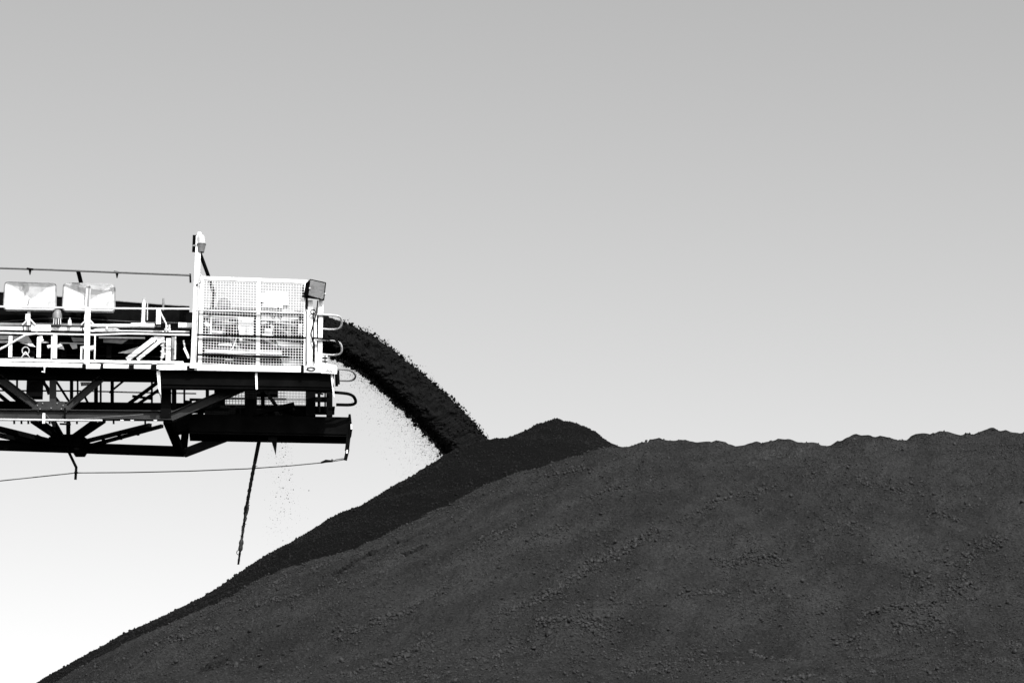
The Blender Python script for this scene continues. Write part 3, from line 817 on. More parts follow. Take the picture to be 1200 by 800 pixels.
# small fittings seen under the mid rail
fit = thing('cable_reel', F(30, 419, 0.45), 'small round fitting on a white plate under the rail, far left', 'fitting')
MB().bar(F(14, 419.5, 0.5), F(40, 420, 0.5), 0.12, 0.02).build('base', 'white', fit)
mb = MB()
for k in range(10):
    a1, a2 = k * 0.628, (k + 1) * 0.628
    c = F(30, 411, 0.48)
    mb.tube([c + Vector((math.cos(a1) * 0.075, 0, math.sin(a1) * 0.085)), c + Vector((math.cos(a2) * 0.075, 0, math.sin(a2) * 0.085))], 0.014, 6)
mb.build('wheel', 'galv', fit)
MB().bar(F(25, 419, 0.48), F(30, 412, 0.48), 0.02, 0.02).bar(F(35, 419, 0.48), F(30, 412, 0.48), 0.02, 0.02).build('leg', 'white', fit)

# ------------------------------------------------------------------ conveyor behind the walkway
conv = thing('conveyor', F(100, 420, 1.7), 'black belt conveyor running along the boom behind the handrail', 'conveyor')
def convtop(x): return 342.5 + 17.0 * x / 220.0
MB().plate([F(-150, convtop(-150), 1.05), F(222, convtop(222), 1.05), F(222, 391, 1.05), F(-150, 389, 1.05)], 0.03).build('skirt_plate', 'black', conv)
MB().plate([F(-150, convtop(-150) + 6, 2.4), F(230, convtop(230) + 6, 2.4), F(230, 420, 2.4), F(-150, 418, 2.4)], 0.03).build('skirt_plate', 'black', conv)
MB().bar(F(-150, convtop(-150) - 0.4, 1.04), F(222, convtop(222) - 0.4, 1.04), 0.05, 0.02).build('edge_strip', 'grey', conv)
# belt in a trough: carrying run and return run
mb = MB()
def beltrow(x):
    return [F(x, 384, 1.10), F(x, 395, 1.4), F(x, 400, 1.75), F(x, 401, 2.05), F(x, 400, 2.35)]
ra, rb = beltrow(-150), beltrow(340)
n_ = len(ra)
mb.add(ra + rb + [p - Vector((0, 0, 0.02)) for p in ra] + [p - Vector((0, 0, 0.02)) for p in rb],
       [(i, i + 1, n_ + i + 1, n_ + i) for i in range(n_ - 1)] + [(2 * n_ + i, 3 * n_ + i, 3 * n_ + i + 1, 2 * n_ + i + 1) for i in range(n_ - 1)])
mb.build('belt', 'rubber', conv)
MB().bar(F(-150, 421, 1.75), F(345, 429, 1.75), 1.3, 0.02).build('belt', 'rubber', conv)
MB().ibeam(F(-150, 399, 1.1), F(222, 402, 1.1), 0.08, 0.1).ibeam(F(-150, 424, 1.1), F(222, 428, 1.1), 0.08, 0.12).build('stringer', 'black', conv)
for k, x in enumerate((-20, 10, 38, 75, 100, 128, 165, 208)):
    MB().bar(F(x, 402, 1.12), F(x - 0.5, 424, 1.12), 0.11, 0.08).build('leg', 'black' if k % 2 else 'steel', conv)
for x in (-15, 52, 120, 188):
    MB().tube([F(x, 404, 1.15), F(x, 409, 2.3)], 0.065, 12).build('roller', 'steel', conv)
for (pts, m, w) in [([(-8, 392.5), (16, 393), (16, 397), (-8, 398)], 'galv', 0.95), ([(-6, 398.5), (14, 399), (14, 402), (-6, 401.5)], 'galv', 0.94), ([(16, 393.5), (33, 393.5), (37.5, 401), (26, 401), (16, 398)], 'galv', 0.93),
                    ([(23, 401.2), (38, 402.5), (42, 406.5), (36, 405.5)], 'white', 0.92), ([(69, 402), (73, 403), (75.5, 409.5), (67, 408)], 'white', 0.92), ([(81, 402), (90, 403), (90.5, 408), (85, 409)], 'galv', 0.92),
                    ([(83, 395), (101, 396), (101, 400), (86, 400.5)], 'grey', 0.95), ([(121, 397), (150, 398), (143, 402.5), (121, 401)], 'grey', 0.95),
                    ([(138, 413.5), (165, 405.5), (160, 412), (150, 414)], 'galv', 0.9), ([(116, 394.3), (170, 394.9), (170, 396.9), (116, 396.3)], 'white', 0.86), ([(56, 404), (62, 404), (63, 408), (56, 408)], 'white', 0.86),
                    ([(48, 400), (57, 400.3), (57, 402), (48, 401.6)], 'galv', 0.9), ([(70, 401), (98, 402), (98, 403.2), (70, 402.2)], 'galv', 0.9)]:
    MB().plate([F(x, y, w) for x, y in pts], 0.02).build('lit_patch_plate', m, conv)  # pale plates; the grey slabs are sunlit patches put in as colour
# head end: side plates, pulley
MB().plate([F(226, 360, 1.02), F(300, 364, 1.02), F(352, 366, 1.02), F(352, 424, 1.02), F(226, 422, 1.02)], 0.03).build('head_plate', 'black', conv)
MB().plate([F(226, 362, 2.45), F(356, 368, 2.45), F(362, 432, 2.45), F(226, 430, 2.45)], 0.03).build('head_plate', 'black', conv)
MB().tube([F(352, 394, 1.08), F(352, 394 + 18, 2.4)], 0.36, 28).build('head_pulley', 'rubber', conv)
MB().tube([F(352, 394, 0.85), F(352, 394, 1.08)], 0.06, 12).build('shaft', 'steel', conv)

# ------------------------------------------------------------------ lamp mast
mast = thing('lamp_mast', F(227, 428, 0), 'tall white mast with a dark bent stay rising above the mesh guard', 'mast')
MB().bar(F(226.5, 429, 0.02), F(232.9, 277, 0.02), 0.115, 0.09).build('post', 'white', mast)
MB().tube([F(232.8, 277.6, 0.02), F(233.2, 273.6, 0.02), F(234.6, 274, 0.05)], 0.042, 8).build('cap', 'white', mast)
MB().bar(F(222.5, 428, -0.05), F(231.5, 428.5, -0.05), 0.04, 0.12).build('foot', 'white', mast)
MB().tube([F(234.5, 297, 0.1), F(245.6, 327, 0.6), F(250.5, 344, 0.7), F(248.5, 364, 0.7)], 0.042, 8).build('stay', 'black', mast)
MB().bar(F(222.8, 321, 0.02), F(223.2, 331, 0.02), 0.04, 0.05).build('bracket', 'black', mast)
MB().tube([F(229, 428, -0.05), F(232, 340, -0.05), F(233.6, 322, -0.05)], 0.012).tube([F(232, 336, -0.05), F(236, 331, -0.05), F(236.5, 323, -0.05), F(234, 321, -0.05)], 0.014).build('conduit', 'galv', mast)
MB().bar(F(230, 334, -0.04), F(236, 331.5, -0.04), 0.03, 0.03).build('clamp', 'black', mast)
for y in (355, 372, 390, 408):
    xx = 226.5 + 6.5 * (429 - y) / 154.5
    MB().bar(F(xx - 1.5, y, -0.035), F(xx - 0.6, y, -0.035), 0.015, 0.02).build('bolt', 'grey', mast)
ml = thing('mast_lamp', F(235, 285, 0), 'lamp with white hood and grey lens clamped to the mast top', 'lamp')
MB().tube([F(236, 286, 0.0), F(235.6, 280, 0.0), F(235.2, 277, 0.0), F(235, 275.4, 0.0)], [0.088, 0.088, 0.08, 0.05], 12).build('hood', 'galv', ml)
MB().tube([F(235.4, 295.6, 0.0), F(236, 286.6, 0.0)], [0.07, 0.095], 16).tube([F(236, 286.9, 0.0), F(236, 285.8, 0.0)], 0.102, 16).build('lens', 'lens', ml)
MB().bar(F(227.2, 295, 0.09), F(228.0, 276, 0.09), 0.075, 0.08).build('ballast_box', 'black', ml)
MB().bar(F(225.6, 288, -0.02), F(240.5, 286, -0.02), 0.03, 0.025).build('bracket', 'grey', ml)

# ------------------------------------------------------------------ mesh guard at the boom head
def wire_mesh(quad, w, step, th, mbm):
    (x0, y0), (x1, y1), (x2, y2), (x3, y3) = quad     # top-left, top-right, bottom-right, bottom-left
    a, b, c, d = F(x0, y0, w), F(x1, y1, w), F(x2, y2, w), F(x3, y3, w)
    nu = int((b - a).length / step); nv = int((d - a).length / step)
    for i in range(nu + 1):
        t = i / nu
        mbm.bar(a.lerp(b, t), d.lerp(c, t), th, th)
    for j in range(nv + 1):
        t = j / nv
        o = Vector((0, -th * 0.7, 0))
        mbm.bar(a.lerp(d, t) + o, b.lerp(c, t) + o, th, th)
    return mbm
guard = thing('mesh_guard', F(300, 430, 0.05), 'tall white wire mesh guard round the boom head, beside the lamp mast', 'guard fence')
WG = 0.07
wire_mesh([(239, 329), (300.5, 331), (300, 429), (236.5, 425)], WG, 0.058, 0.0072, MB()).build('mesh_panel', 'white', guard)
wire_mesh([(305, 331), (357, 333), (356, 430), (304.5, 429)], WG, 0.058, 0.0072, MB()).build('mesh_panel', 'white', guard)
MB().bar(F(235, 325.8, WG), F(360, 330.2, WG), 0.05, 0.075).build('top_bar', 'white', guard)
for (xa, ya, xb, yb, wd) in [(237, 325, 234, 426, 0.075), (303.4, 328, 302, 432, 0.075), (363, 352, 363, 434, 0.125), (376.5, 345, 374.5, 434, 0.095), (357.5, 331, 356.5, 432, 0.04)]:
    MB().bar(F(xb, yb, WG + 0.005), F(xa, ya, WG + 0.005), wd, 0.05).build('post', 'white', guard)
MB().bar(F(369.6, 361, WG + 0.06), F(369.6, 432, WG + 0.06), 0.06, 0.02).build('filler_strip', 'white', guard)
MB().tube([F(229, 363.2, -0.02), F(300, 365.2, -0.02), F(356, 367, -0.02)], 0.022).build('rail', 'white', guard)
MB().tube([F(230, 394.6, -0.01), F(300, 396.4, -0.01), F(358, 398.2, -0.01)], 0.010).build('rail', 'white', guard)
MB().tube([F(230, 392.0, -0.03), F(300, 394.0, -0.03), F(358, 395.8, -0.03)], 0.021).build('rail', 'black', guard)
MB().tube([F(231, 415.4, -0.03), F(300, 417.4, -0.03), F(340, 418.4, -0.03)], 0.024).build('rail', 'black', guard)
MB().tube([F(245, 412.6, -0.02), F(330, 414.6, -0.02)], 0.017).build('rail', 'white', guard)
hoop('end_hoop', [(366, 368.5), (392, 369), (401, 372), (400, 384), (392, 386.5), (374, 385)], 0.023, 'galv', guard, 0.0, 0.5)
hoop('end_hoop', [(369, 398), (390, 398.5), (400, 402), (401, 414), (392, 416.5), (376, 415)], 0.023, 'galv', guard, 0.0, 0.5)
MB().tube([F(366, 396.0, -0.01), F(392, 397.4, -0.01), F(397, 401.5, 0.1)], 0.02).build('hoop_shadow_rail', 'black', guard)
mb = MB()
for k in range(9):
    a1, a2 = k * 0.7, (k + 1) * 0.7
    c = F(366.8, 365.4, -0.03)
    mb.tube([c + Vector((math.cos(a1) * 0.05, 0, math.sin(a1) * 0.05)), c + Vector((math.cos(a2) * 0.05, 0, math.sin(a2) * 0.05))], 0.013, 6)
mb.tube([F(372.5, 352, -0.03), F(371, 366, -0.03), F(368, 377, -0.03), F(364.5, 390, -0.03), F(365.5, 397, -0.03), F(368.5, 404, -0.03), F(368, 424, -0.03)], 0.014)
mb.build('loose_cable', 'black', guard)
for (x0, y0, y1, w) in [(359.6, 368, 424, 0.03), (368.4, 400, 426, 0.03)]:
    MB().bar(F(x0, y1, 0.03), F(x0, y0, 0.03), w, 0.02).build('seam', 'grey', guard)
mb = MB()
for k in range(12):
    a1, a2 = k * 0.524, (k + 1) * 0.524
    c = F(364.5, 432, -0.05)
    mb.tube([c + Vector((math.cos(a1) * 0.09, 0, math.sin(a1) * 0.035)), c + Vector((math.cos(a2) * 0.09, 0, math.sin(a2) * 0.035))], 0.011, 6)
mb.build('cable_loop', 'black', guard)
MB().bar(F(354.5, 428, -0.04), F(354.5, 437, -0.04), 0.06, 0.03).build('joint_clamp', 'black', guard)

fl = thing('box_floodlight', F(366, 350, -0.05), 'square dark grey floodlight tilted on the corner post of the mesh guard', 'floodlight')
A_, B_, C_, D_ = F(363.2, 327.6, -0.1), F(381.6, 331.5, -0.02), F(379.4, 351.6, -0.06), F(361, 346.4, -0.14)
bk = Vector((-0.21, 0.26, 0.01))
cn = (A_ + B_ + C_ + D_) / 4
back = [cn + (p - cn) * 0.62 + bk for p in (A_, B_, C_, D_)]
inn = [p + (cn - p) * 0.06 + Vector((0, -0.012, 0)) for p in (A_, B_, C_, D_)]
mb = MB(); mb.add([A_, B_, C_, D_] + back + inn, [(4, 7, 6, 5), (0, 1, 5, 4), (1, 2, 6, 5), (2, 3, 7, 6), (3, 0, 4, 7)])
mb.build('housing', 'steel', fl)
mb = MB(); mb.add(inn, [(0, 1, 2, 3)]); mb.plate(inn, 0.008)
mb.build('lens', mat('dusty_lamp_glass', 0.17, 0.35, var=0.3, scale=6), fl)
mb = MB()
for p, q in ((A_, B_), (B_, C_), (C_, D_), (D_, A_)):
    mb.bar(p, q, 0.022, 0.022)
mb.build('rim', 'steel', fl)
MB().bar(F(353.8, 347, 0), F(363, 348.6, 0), 0.05, 0.03).bar(F(359.4, 362, 0.02), F(359.6, 347.5, 0.02), 0.05, 0.05).build('bracket', 'black', fl)
for x0, y0 in ((363, 337.5), (381.2, 344)):
    c = F(x0, y0, -0.17)
    MB().tube([c, c + Vector((0, 0.05, 0))], 0.018, 8).build('screw', 'galv', fl)

# ------------------------------------------------------------------ drive gear behind the mesh
mot = thing('drive_motor', F(263, 362, 1.2), 'white round-topped drive motor behind the left mesh panel', 'motor')
MB().tube([F(262.5, 357, 0.9), F(262.5, 357, 1.5)], 0.12, 16).build('body', 'white', mot)
MB().tube([F(262.5, 357, 0.86), F(262.5, 357, 0.92)], 0.15, 16).build('fan_cowl', 'grey', mot)
MB().bar(F(246, 363.5, 0.95), F(300, 365, 0.95), 0.3, 0.07).build('base', 'black', mot)
cab = thing('control_cabinet', F(322, 358, 0.9), 'white control cabinet behind the right mesh panel', 'cabinet')
MB().plate([F(306, 343.5, 0.85), F(313, 342, 0.85), F(337.5, 342.5, 0.85), F(338, 357, 0.85), F(332, 357, 0.85), F(331, 361, 0.85), F(306, 360, 0.85)], 0.3).build('casing', 'white', cab)
MB().bar(F(304.5, 354.5, 0.8), F(309, 355, 0.8), 0.03, 0.03).build('handle', 'black', cab)
MB().plate([F(306, 370, 0.9), F(350, 371.6, 0.9), F(350, 374, 0.9), F(334, 375.5, 0.9), F(306, 375, 0.9)], 0.1).build('shelf', 'galv', cab)
gear = thing('gearbox', F(288, 394, 0.9), 'white gearbox housing low behind the left mesh panel', 'gearbox')
MB().plate([F(279, 372, 0.85), F(296.5, 372.6, 0.85), F(296.5, 392.6, 0.85), F(281, 392, 0.85), F(279, 384, 0.85)], 0.25).build('housing', 'white', gear)
MB().bar(F(236, 370, 0.9), F(298, 372.6, 0.9), 0.06, 0.035).build('rail', 'galv', gear)
MB().bar(F(247.5, 371, 0.86), F(247, 391, 0.86), 0.045, 0.04).bar(F(240, 377.6, 0.86), F(245, 382, 0.86), 0.05, 0.08).build('bracket', 'white', gear)
MB().bar(F(248, 388.4, 0.86), F(260, 389.4, 0.86), 0.05, 0.055).build('foot', 'white', gear)
MB().tube([F(281, 399, 0.88), F(284, 399, 0.88)], 0.05, 10).build('plug', 'white', gear)
coup = thing('brake_unit', F(318, 394, 0.9), 'white brake unit with coupling behind the right mesh panel', 'brake')
MB().tube([F(310, 388, 0.9), F(319, 389, 0.9)], [0.06, 0.075], 12).build('drum', 'white', coup)
MB().bar(F(306, 379, 0.88), F(313, 378, 0.88), 0.05, 0.05).build('lever', 'white', coup)
MB().bar(F(317, 380, 0.88), F(320, 384, 0.88), 0.03, 0.05).build('lever', 'white', coup)
MB().bar(F(307, 392, 0.88), F(320, 393.6, 0.88), 0.05, 0.035).build('lever', 'white', coup)
MB().bar(F(352, 380, 0.9), F(351.6, 392, 0.9), 0.09, 0.05).build('bracket', 'white', coup)
for (x0, y0, x1, y1, th) in [(245, 372, 268, 376, 0.05), (252, 380, 276, 378, 0.06), (262, 372, 262, 391, 0.05), (284, 399, 299, 403, 0.06), (268, 394, 282, 410, 0.035)]:
    MB().bar(F(x0, y0, 0.93), F(x1, y1, 0.93), th, 0.05).build('linkage', 'grey', gear)
for (x0, y0, x1, y1, th) in [(322, 377, 346, 381, 0.05), (326, 384, 342, 392, 0.04), (308, 396, 326, 406, 0.04), (340, 374, 338, 398, 0.05)]:
    MB().bar(F(x0, y0, 0.93), F(x1, y1, 0.93), th, 0.05).build('linkage', 'grey', coup)
for (x0, x1) in ((318, 322), (326, 330)):
    MB().tube([F(x0, 360, 0.84), F(x0, 364, 0.82), F(x1, 372, 0.86)], 0.014, 6).build('cable', 'black', cab)
MB().bar(F(313.5, 342.5, 0.845), F(313.5, 360, 0.845), 0.012, 0.01).build('door_seam', 'grey', cab)
scr = thing('chute_liner', F(300, 420, 0.9), 'pale sloping liner plates with dark block behind the mesh bottom', 'chute')
MB().bar(F(240, 411.5, 0.9), F(334, 413, 0.9), 0.1, 0.075).build('plate', 'galv', scr)
MB().bar(F(256, 404.0, 0.9), F(272, 404.4, 0.9), 0.06, 0.035).build('plate', 'white', scr)
MB().bar(F(264, 421, 0.9), F(273, 421.5, 0.9), 0.05, 0.03).build('plate', 'white', scr)
MB().plate([F(324, 399, 0.86), F(352, 402, 0.86), F(352, 407, 0.86), F(330, 405.5, 0.86), F(326, 404, 0.86)], 0.06).build('plate', 'galv', scr)
MB().plate([F(330, 421, 0.86), F(352, 422, 0.86), F(352, 429, 0.86), F(332, 428, 0.86)], 0.04).build('plate', 'galv', scr)
MB().plate([F(330, 408.5, 0.80), F(353, 409.5, 0.80), F(353, 419, 0.80), F(330, 418, 0.80)], 0.2).build('block', 'black', scr)
MB().tube([F(268, 415, 0.86), F(274, 405, 0.86), F(277, 396, 0.86)], 0.012).build('hose', 'white', scr)

# ------------------------------------------------------------------ far walkway, rail and guard, seen from beneath
fw = thing('walkway', F(100, 481, 3.5), 'far steel walkway seen from beneath through the boom lattice', 'walkway')
WFW = 3.75
MB().bar(F(-150, 474.5, 3.35), F(392, 481, 3.35), 0.7, 0.035).build('deck', 'steel', fw)
MB().bar(F(-150, 477, WFW), F(392, 483.4, WFW), 0.03, 0.07).build('toe_board', 'steel', fw)
fr = thing('handrail', F(100, 478, WFW), 'far pale thin handrail glimpsed under the near walkway', 'handrail')
MB().tube([F(-150, 441, WFW), F(200, 445.4, WFW)], 0.022).build('top_rail', 'steel', fr)
MB().tube([F(95, 457.8, WFW), F(150, 459.4, WFW), F(230, 461, WFW)], 0.018).build('mid_rail', 'galv', fr)
MB().tube([F(-150, 456.8, WFW), F(95, 458, WFW)], 0.018).build('mid_rail', 'steel', fr)
for x0 in (20, 83, 118, 178, 216):
    MB().bar(F(x0, 478, WFW), F(x0, 443, WFW), 0.045, 0.04).build('post', 'steel', fr)
MB().plate([F(94, 447.5, 3.0), F(106, 447.5, 3.0), F(105, 451, 3.0), F(95, 452, 3.0)], 0.03).build('rail_plate', 'white', fr)
MB().tube([F(155, 464, WFW), F(178, 467, WFW)], 0.03).build('conduit', 'steel', fr)
fg = thing('mesh_guard', F(320, 478, WFW), 'far wire mesh guard glimpsed below the boom head girder', 'guard fence')
wire_mesh([(262, 436), (361, 438), (361, 474.5), (262, 473.5)], WFW, 0.066, 0.012, MB()).build('mesh_panel', 'grey', fg)
MB().bar(F(262, 466.6, WFW), F(361, 468, WFW), 0.03, 0.05).build('rail', 'grey', fg)
MB().bar(F(262, 475, WFW), F(361, 476, WFW), 0.03, 0.035).build('rail', 'steel', fg)
for (xa, xb, y) in [(368, 388, 459), (368, 379, 466)]:
    MB().tube([F(xa, y, WFW - 1), F(xb, y + 0.5, WFW - 1)], 0.025).build('rail', 'steel', fg)
for x0 in (373, 381, 384):
    MB().bar(F(x0, 483, WFW - 1), F(x0, 445, WFW - 1), 0.035, 0.03).build('post', 'steel', fg)

# ------------------------------------------------------------------ ropes and hangers
oc = thing('overhead_rope', F(100, 330, 0.3), 'thin dark steel rope strung above the floodlights to the mast', 'rope')
MB().tube([F(-150, 310.0, 0.2), F(0, 314.2, 0.1), F(60, 316.2, 0.1), F(140, 319.4, 0.05), F(223, 322.6, 0.0)], 0.021, 6).build('rope', 'rope', oc)
for x0, y0 in ((35, 315.4), (137, 319.2)):
    MB().bar(F(x0 - 3.6, y0 - 0.8, 0.06), F(x0 + 4, y0 + 0.4, 0.06), 0.035, 0.035).plate([F(x0 - 1.8, y0, 0.06), F(x0 + 2, y0 + 0.2, 0.06), F(x0 + 0.6, y0 + 6.2, 0.06), F(x0 - 0.5, y0 + 6.2, 0.06)], 0.03).build('clip', 'steel', oc)
MB().bar(F(88, 316.8, 0.12), F(97, 317.8, 0.12), 0.035, 0.03).build('clip', 'grey', oc)
MB().bar(F(91.5, 317.5, 0.14), F(95.4, 333, 0.5), 0.075, 0.06).bar(F(95.4, 333, 0.5), F(97, 380, 0.62), 0.075, 0.06).build('support_post', 'black', oc)

pc = thing('pull_cord', F(150, 553, 2.5), 'thin sagging safety pull cord slung beneath the boom', 'cord')
MB().tube([F(-150, 577.5, 2.9), F(0, 563.2, 2.85), F(89, 553.8, 2.8), F(150, 553.4, 2.4), F(220, 551.8, 2.0), F(290, 549, 1.7), F(340, 545.5, 1.4), F(378, 541.8, 1.2)], 0.012, 6).build('cord', 'rope', pc)
MB().tube([F(376, 542.0, 1.2), F(382, 540.0, 1.2), F(390, 540.2, 1.2)], [0.02, 0.035, 0.02], 6).tube([F(388, 540, 1.2), F(389, 537.8, 1.2), F(391, 539.8, 1.2)], 0.012, 6).build('turnbuckle', 'black', pc)
MB().tube([F(390, 540.2, 1.2), F(394, 538.2, 1.2), F(402, 537, 1.18), F(405, 537.8, 1.15), F(402, 538.4, 1.2), F(394, 539.8, 1.2), F(390, 540.4, 1.2)], 0.010, 6).build('eye', 'rope', pc)
hg = thing('cord_hanger', F(79, 526, 2.75), 'dark bent hanger bar dropping from the boom to the pull cord', 'hanger')
MB().bar(F(78, 524, 2.75), F(89.6, 548, 2.8), 0.055, 0.05).bar(F(89.4, 546.6, 2.8), F(88.4, 561.6, 2.8), 0.055, 0.05).build('bar', 'steel', hg)
MB().tube([F(86.8, 553.6, 2.74), F(91.6, 553.6, 2.74)], 0.02, 6).build('eye', 'steel', hg)

hc = thing('hanging_cable', F(304, 512, 1.5), 'long dark cable hanging askew below the boom, frayed and clamped lower down', 'cable')
pts, rad = [], []
for k in range(61):
    t = k / 60
    x = 304.5 - 25.3 * t ** 1.0 - 1.6 * math.sin(t * 3.14)
    y = 512 + 149 * t
    base_r = 0.045 - 0.021 * min(1, t * 1.1)
    if 0.52 < t < 0.62: base_r += 0.022 * math.sin((t - 0.52) / 0.10 * 3.14)
    if 0.80 < t < 0.895: base_r += 0.022
    base_r *= 1 + 0.14 * math.sin(k * 2.3) * (t > 0.2)
    pts.append(F(x, y, 1.5)); rad.append(base_r)
MB().tube(pts[:48], rad[:48], 9).build('rope', 'black', hc)
MB().tube(pts[47:55], rad[47:55], 9).build('sleeve', 'chord', hc)
MB().tube(pts[54:], rad[54:], 9).build('tail', 'steel', hc)
mb = MB()
for k in range(70):
    t = random.uniform(0.22, 0.80)
    i = int(t * 60)
    p = pts[i] + Vector((random.uniform(-1, 1) * rad[i], -0.02, random.uniform(-0.02, 0.02)))
    mb.tube([p, p + Vector((random.uniform(-0.035, 0.035), random.uniform(-0.02, 0.0), random.uniform(-0.05, 0.02)))], 0.006, 5)
mb.build('frayed_strands', 'steel', hc)['kind'] = 'stuff'
for (t0, dx) in ((0.545, 1.4), (0.57, 1.8), (0.60, 0.8), (0.645, 1.2), (0.70, -1.0), (0.735, 0.4)):
    i = int(t0 * 60)
    p = pts[i] + Vector((dx / 57, -0.03, 0))
    MB().tube([p, p + Vector((-0.01, 0, -0.08))], [0.028, 0.018], 7).build('clamp', 'chord', hc)
mb = MB()
for k in range(10):
    a1, a2 = k * 0.66, (k + 1) * 0.66
    if k == 8: break
    c = F(279.6, 647, 1.5)
    mb.tube([c + Vector((math.cos(a1) * 0.042, 0, math.sin(a1) * 0.05)), c + Vector((math.cos(a2) * 0.042, 0, math.sin(a2) * 0.05))], 0.008, 6)
mb.build('ring', 'steel', hc)

# ------------------------------------------------------------------ coal flying off the head pulley
T_ = [(345, 363), (372, 367), (398, 376), (420, 385), (440, 395), (460, 409), (480, 425), (500, 442), (520, 459), (540, 478), (556, 496), (572, 516), (590, 540)]
M_ = [(335, 396), (368, 402), (392, 409), (410, 418), (428, 430), (445, 445), (463, 461), (480, 477), (497, 495), (512, 511), (525, 527), (537, 544), (552, 566)]
W0, W1 = 1.22, 2.15
from mathutils import noise as mnoise
NT, NS = 420, 96
# the fall is a little slimmer than its ragged outline
T_ = [(x + 0.6, y - 0.9) for x, y in T_]
M_ = [(x + 1.6, y - 2.0) for x, y in M_]
Tn, Mn = np.array(T_, float), np.array(M_, float)
kk = np.linspace(0, len(T_) - 1, NT)
def cat(A, k):
    i = np.clip(np.floor(k).astype(int), 0, len(A) - 2); f = (k - i)[:, None]
    p0, p1, p2, p3 = A[np.maximum(i - 1, 0)], A[i], A[i + 1], A[np.minimum(i + 2, len(A) - 1)]
    return 0.5 * ((2 * p1) + (-p0 + p2) * f + (2 * p0 - 5 * p1 + 4 * p2 - p3) * f ** 2 + (-p0 + 3 * p1 - 3 * p2 + p3) * f ** 3)
Tt, Mt = cat(Tn, kk), cat(Mn, kk)
SV, SF = [], []
STOP, SBOT = [], []
for i in range(NT):
    a, b = F(Tt[i][0], Tt[i][1], W0), F(Mt[i][0], Mt[i][1], W0)
    c = (a + b) / 2; h = (a - b) / 2
    STOP.append(a); SBOT.append(b)
    for s in range(NS):
        th = 2 * math.pi * s / NS
        cx, cy = math.cos(th), math.sin(th)
        e = 0.45
        ex = math.copysign(abs(cx) ** e, cx); ey = math.copysign(abs(cy) ** e, cy)
        p = c + h * ey
        p = Vector((p.x, (W0 + W1) / 2 - ex * (W1 - W0) / 2, p.z))
        nrm = (h.normalized() * cy + Vector((0, -cx, 0))).normalized()
        q = Vector((p.x * 2.6 + p.z * 1.3, p.y * 3.0, p.z * 6.5 - p.x * 0.4))
        n1 = mnoise.fractal(q * 1.5, 0.8, 2.1, 5)
        n2 = mnoise.noise(Vector((p.x * 16, p.y * 16, p.z * 22)))
        lump = abs(mnoise.noise(Vector((p.x * 5.5, p.y * 5.5, p.z * 5.5))))
        SV.append(p + nrm * (0.038 * n1 + 0.018 * n2 + 0.028 * lump))
for i in range(NT - 1):
    for s in range(NS):
        s2 = (s + 1) % NS
        SF.append((i * NS + s, i * NS + s2, (i + 1) * NS + s2, (i + 1) * NS + s))
mb = MB(); mb.add(SV, SF, False)
stream_base = F(545, 522, 1.7)
mb.v = list(mb.v)
st = mb.build('coal_stream', 'coal_air', None, base=stream_base)
tag(st, 'thick black stream of coal arcing from the boom head down onto the pile', 'falling coal', kind='stuff')

def boom_lumps(name, pts_, rad_, m, parent=None, base=None):
    o = lumps_mesh(name, np.array([tuple(p) for p in pts_]) - np.array(tuple(base)), np.array(rad_), m)
    if parent is not None:
        o.parent = parent
    else:
        o.location = to_world(base); o.rotation_euler = (0, 0, BETA)
    return o
# lumps in the stream's skin and shaken off its edges
pts_, rad_ = [], []
for k in range(5200):
    i = random.randrange(20, NT - 1); s = random.randrange(NS)
    p = SV[i * NS + s] + Vector((random.gauss(0, 0.012), random.gauss(0, 0.012), random.gauss(0, 0.012)))
    pts_.append(p); rad_.append(min(0.04, 0.0095 * math.exp(random.gauss(0.1, 0.5))))
for k in range(2600):                                   # ragged upper edge
    i = random.randrange(70, NT - 1)
    clump = max(0, mnoise.noise(Vector((i * 0.06, 3.3, 0)))) * 0.20
    h = (STOP[i] - SBOT[i]).normalized()
    d = abs(random.gauss(0, 0.022 + clump * 0.7))
    p = STOP[i] + h * d * 0.75 + Vector((0, random.uniform(0, 0.9), 0))
    p.x += random.gauss(0, 0.03)
    pts_.append(p); rad_.append(max(0.006, min(0.05, 0.0135 * math.exp(random.gauss(0, 0.5)) * math.exp(-d * 7))))
for k in range(3600):                                   # lower edge frays outwards and thins
    i = random.randrange(60, NT - 1)
    g = i / NT
    h = (SBOT[i] - STOP[i]).normalized()
    clump = max(0, mnoise.noise(Vector((i * 0.09, 8.3, 0))) + 0.15)
    d = abs(random.gauss(0, 0.02 + 0.16 * clump * g))
    p = SBOT[i] + h * d + Vector((0, random.uniform(0.3, 0.93), 0))
    pts_.append(p); rad_.append(max(0.005, min(0.05, 0.021 * math.exp(random.gauss(0, 0.5)) * math.exp(-d * 5))))
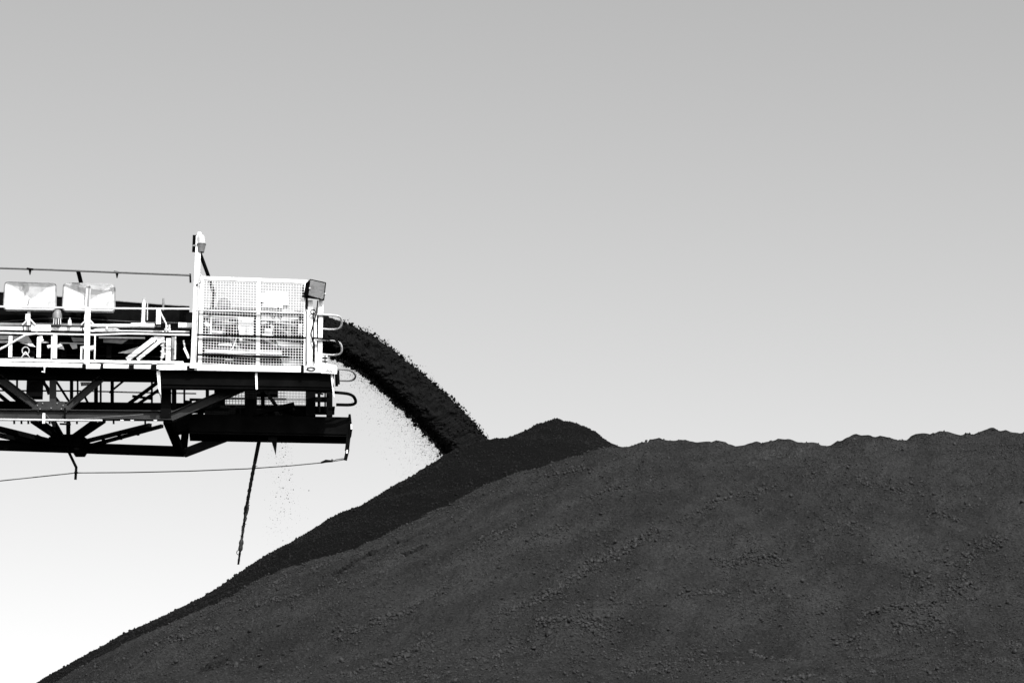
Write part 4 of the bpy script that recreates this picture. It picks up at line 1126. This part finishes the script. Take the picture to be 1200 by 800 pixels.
boom_lumps('edge_lumps', pts_, rad_, 'coal_air', st, stream_base)['kind'] = 'stuff'

# fine spray falling under the stream
pts_, rad_ = [], []
for k in range(9000):
    i = random.randrange(30, NT - 30); g = i / NT
    hx, hy = Mt[i] - Tt[i]; L_ = math.hypot(hx, hy); hx, hy = hx / L_, hy / L_
    d = random.expovariate(1 / (2.2 + 5 * g))
    pts_.append(F(Mt[i][0] + hx * (7 + d), Mt[i][1] + hy * (7 + d) + random.uniform(0, 5), random.uniform(1.3, 2.1)))
    rad_.append(max(0.0012, min(0.012, 0.0026 * math.exp(random.gauss(0, 0.6)))))
tries = 0
while len(pts_) < 17500 and tries < 300000:
    tries += 1
    i = random.randrange(40, NT - 30)
    g = i / NT
    d = random.expovariate(1 / (5 + 17 * g))
    if d > 60: continue
    hx, hy = Mt[i] - Tt[i]; L_ = math.hypot(hx, hy); hx, hy = hx / L_, hy / L_
    x, y = Mt[i][0] + hx * (9 + d) , Mt[i][1] + hy * (9 + d) + random.uniform(0, 10)
    if random.random() > 0.25 + 0.75 * g: continue
    pts_.append(F(x, y, random.uniform(1.3, 2.1)))
    rad_.append(max(0.0012, min(0.012, 0.0021 * math.exp(random.gauss(0, 0.55)))))
sp = boom_lumps('coal_spray', pts_, rad_, 'coal_lump', None, stream_base)
tag(sp, 'fine spray of loose coal grains falling under the thick stream', 'coal spray', kind='stuff')

pts_, rad_ = [], []
dust_base = F(333, 560, 1.6)
for k in range(700):
    y = 517 + 125 * random.random() ** 1.25
    x = 333 + (y - 517) * 0.06 + random.gauss(0, 3.5 + (y - 517) * 0.09)
    if random.random() < 0.3: x = 322 + random.gauss(0, 6)
    pts_.append(F(x, y, random.uniform(1.3, 2.0)))
    rad_.append(0.013 if random.random() < 0.02 else max(0.0015, min(0.010, 0.0032 * math.exp(random.gauss(0, 0.45)))))
dd = boom_lumps('falling_grains', pts_, rad_, 'coal_lump', None, dust_base)
tag(dd, 'thin trickle of coal grains dropping below the boom head', 'coal grains', kind='stuff')
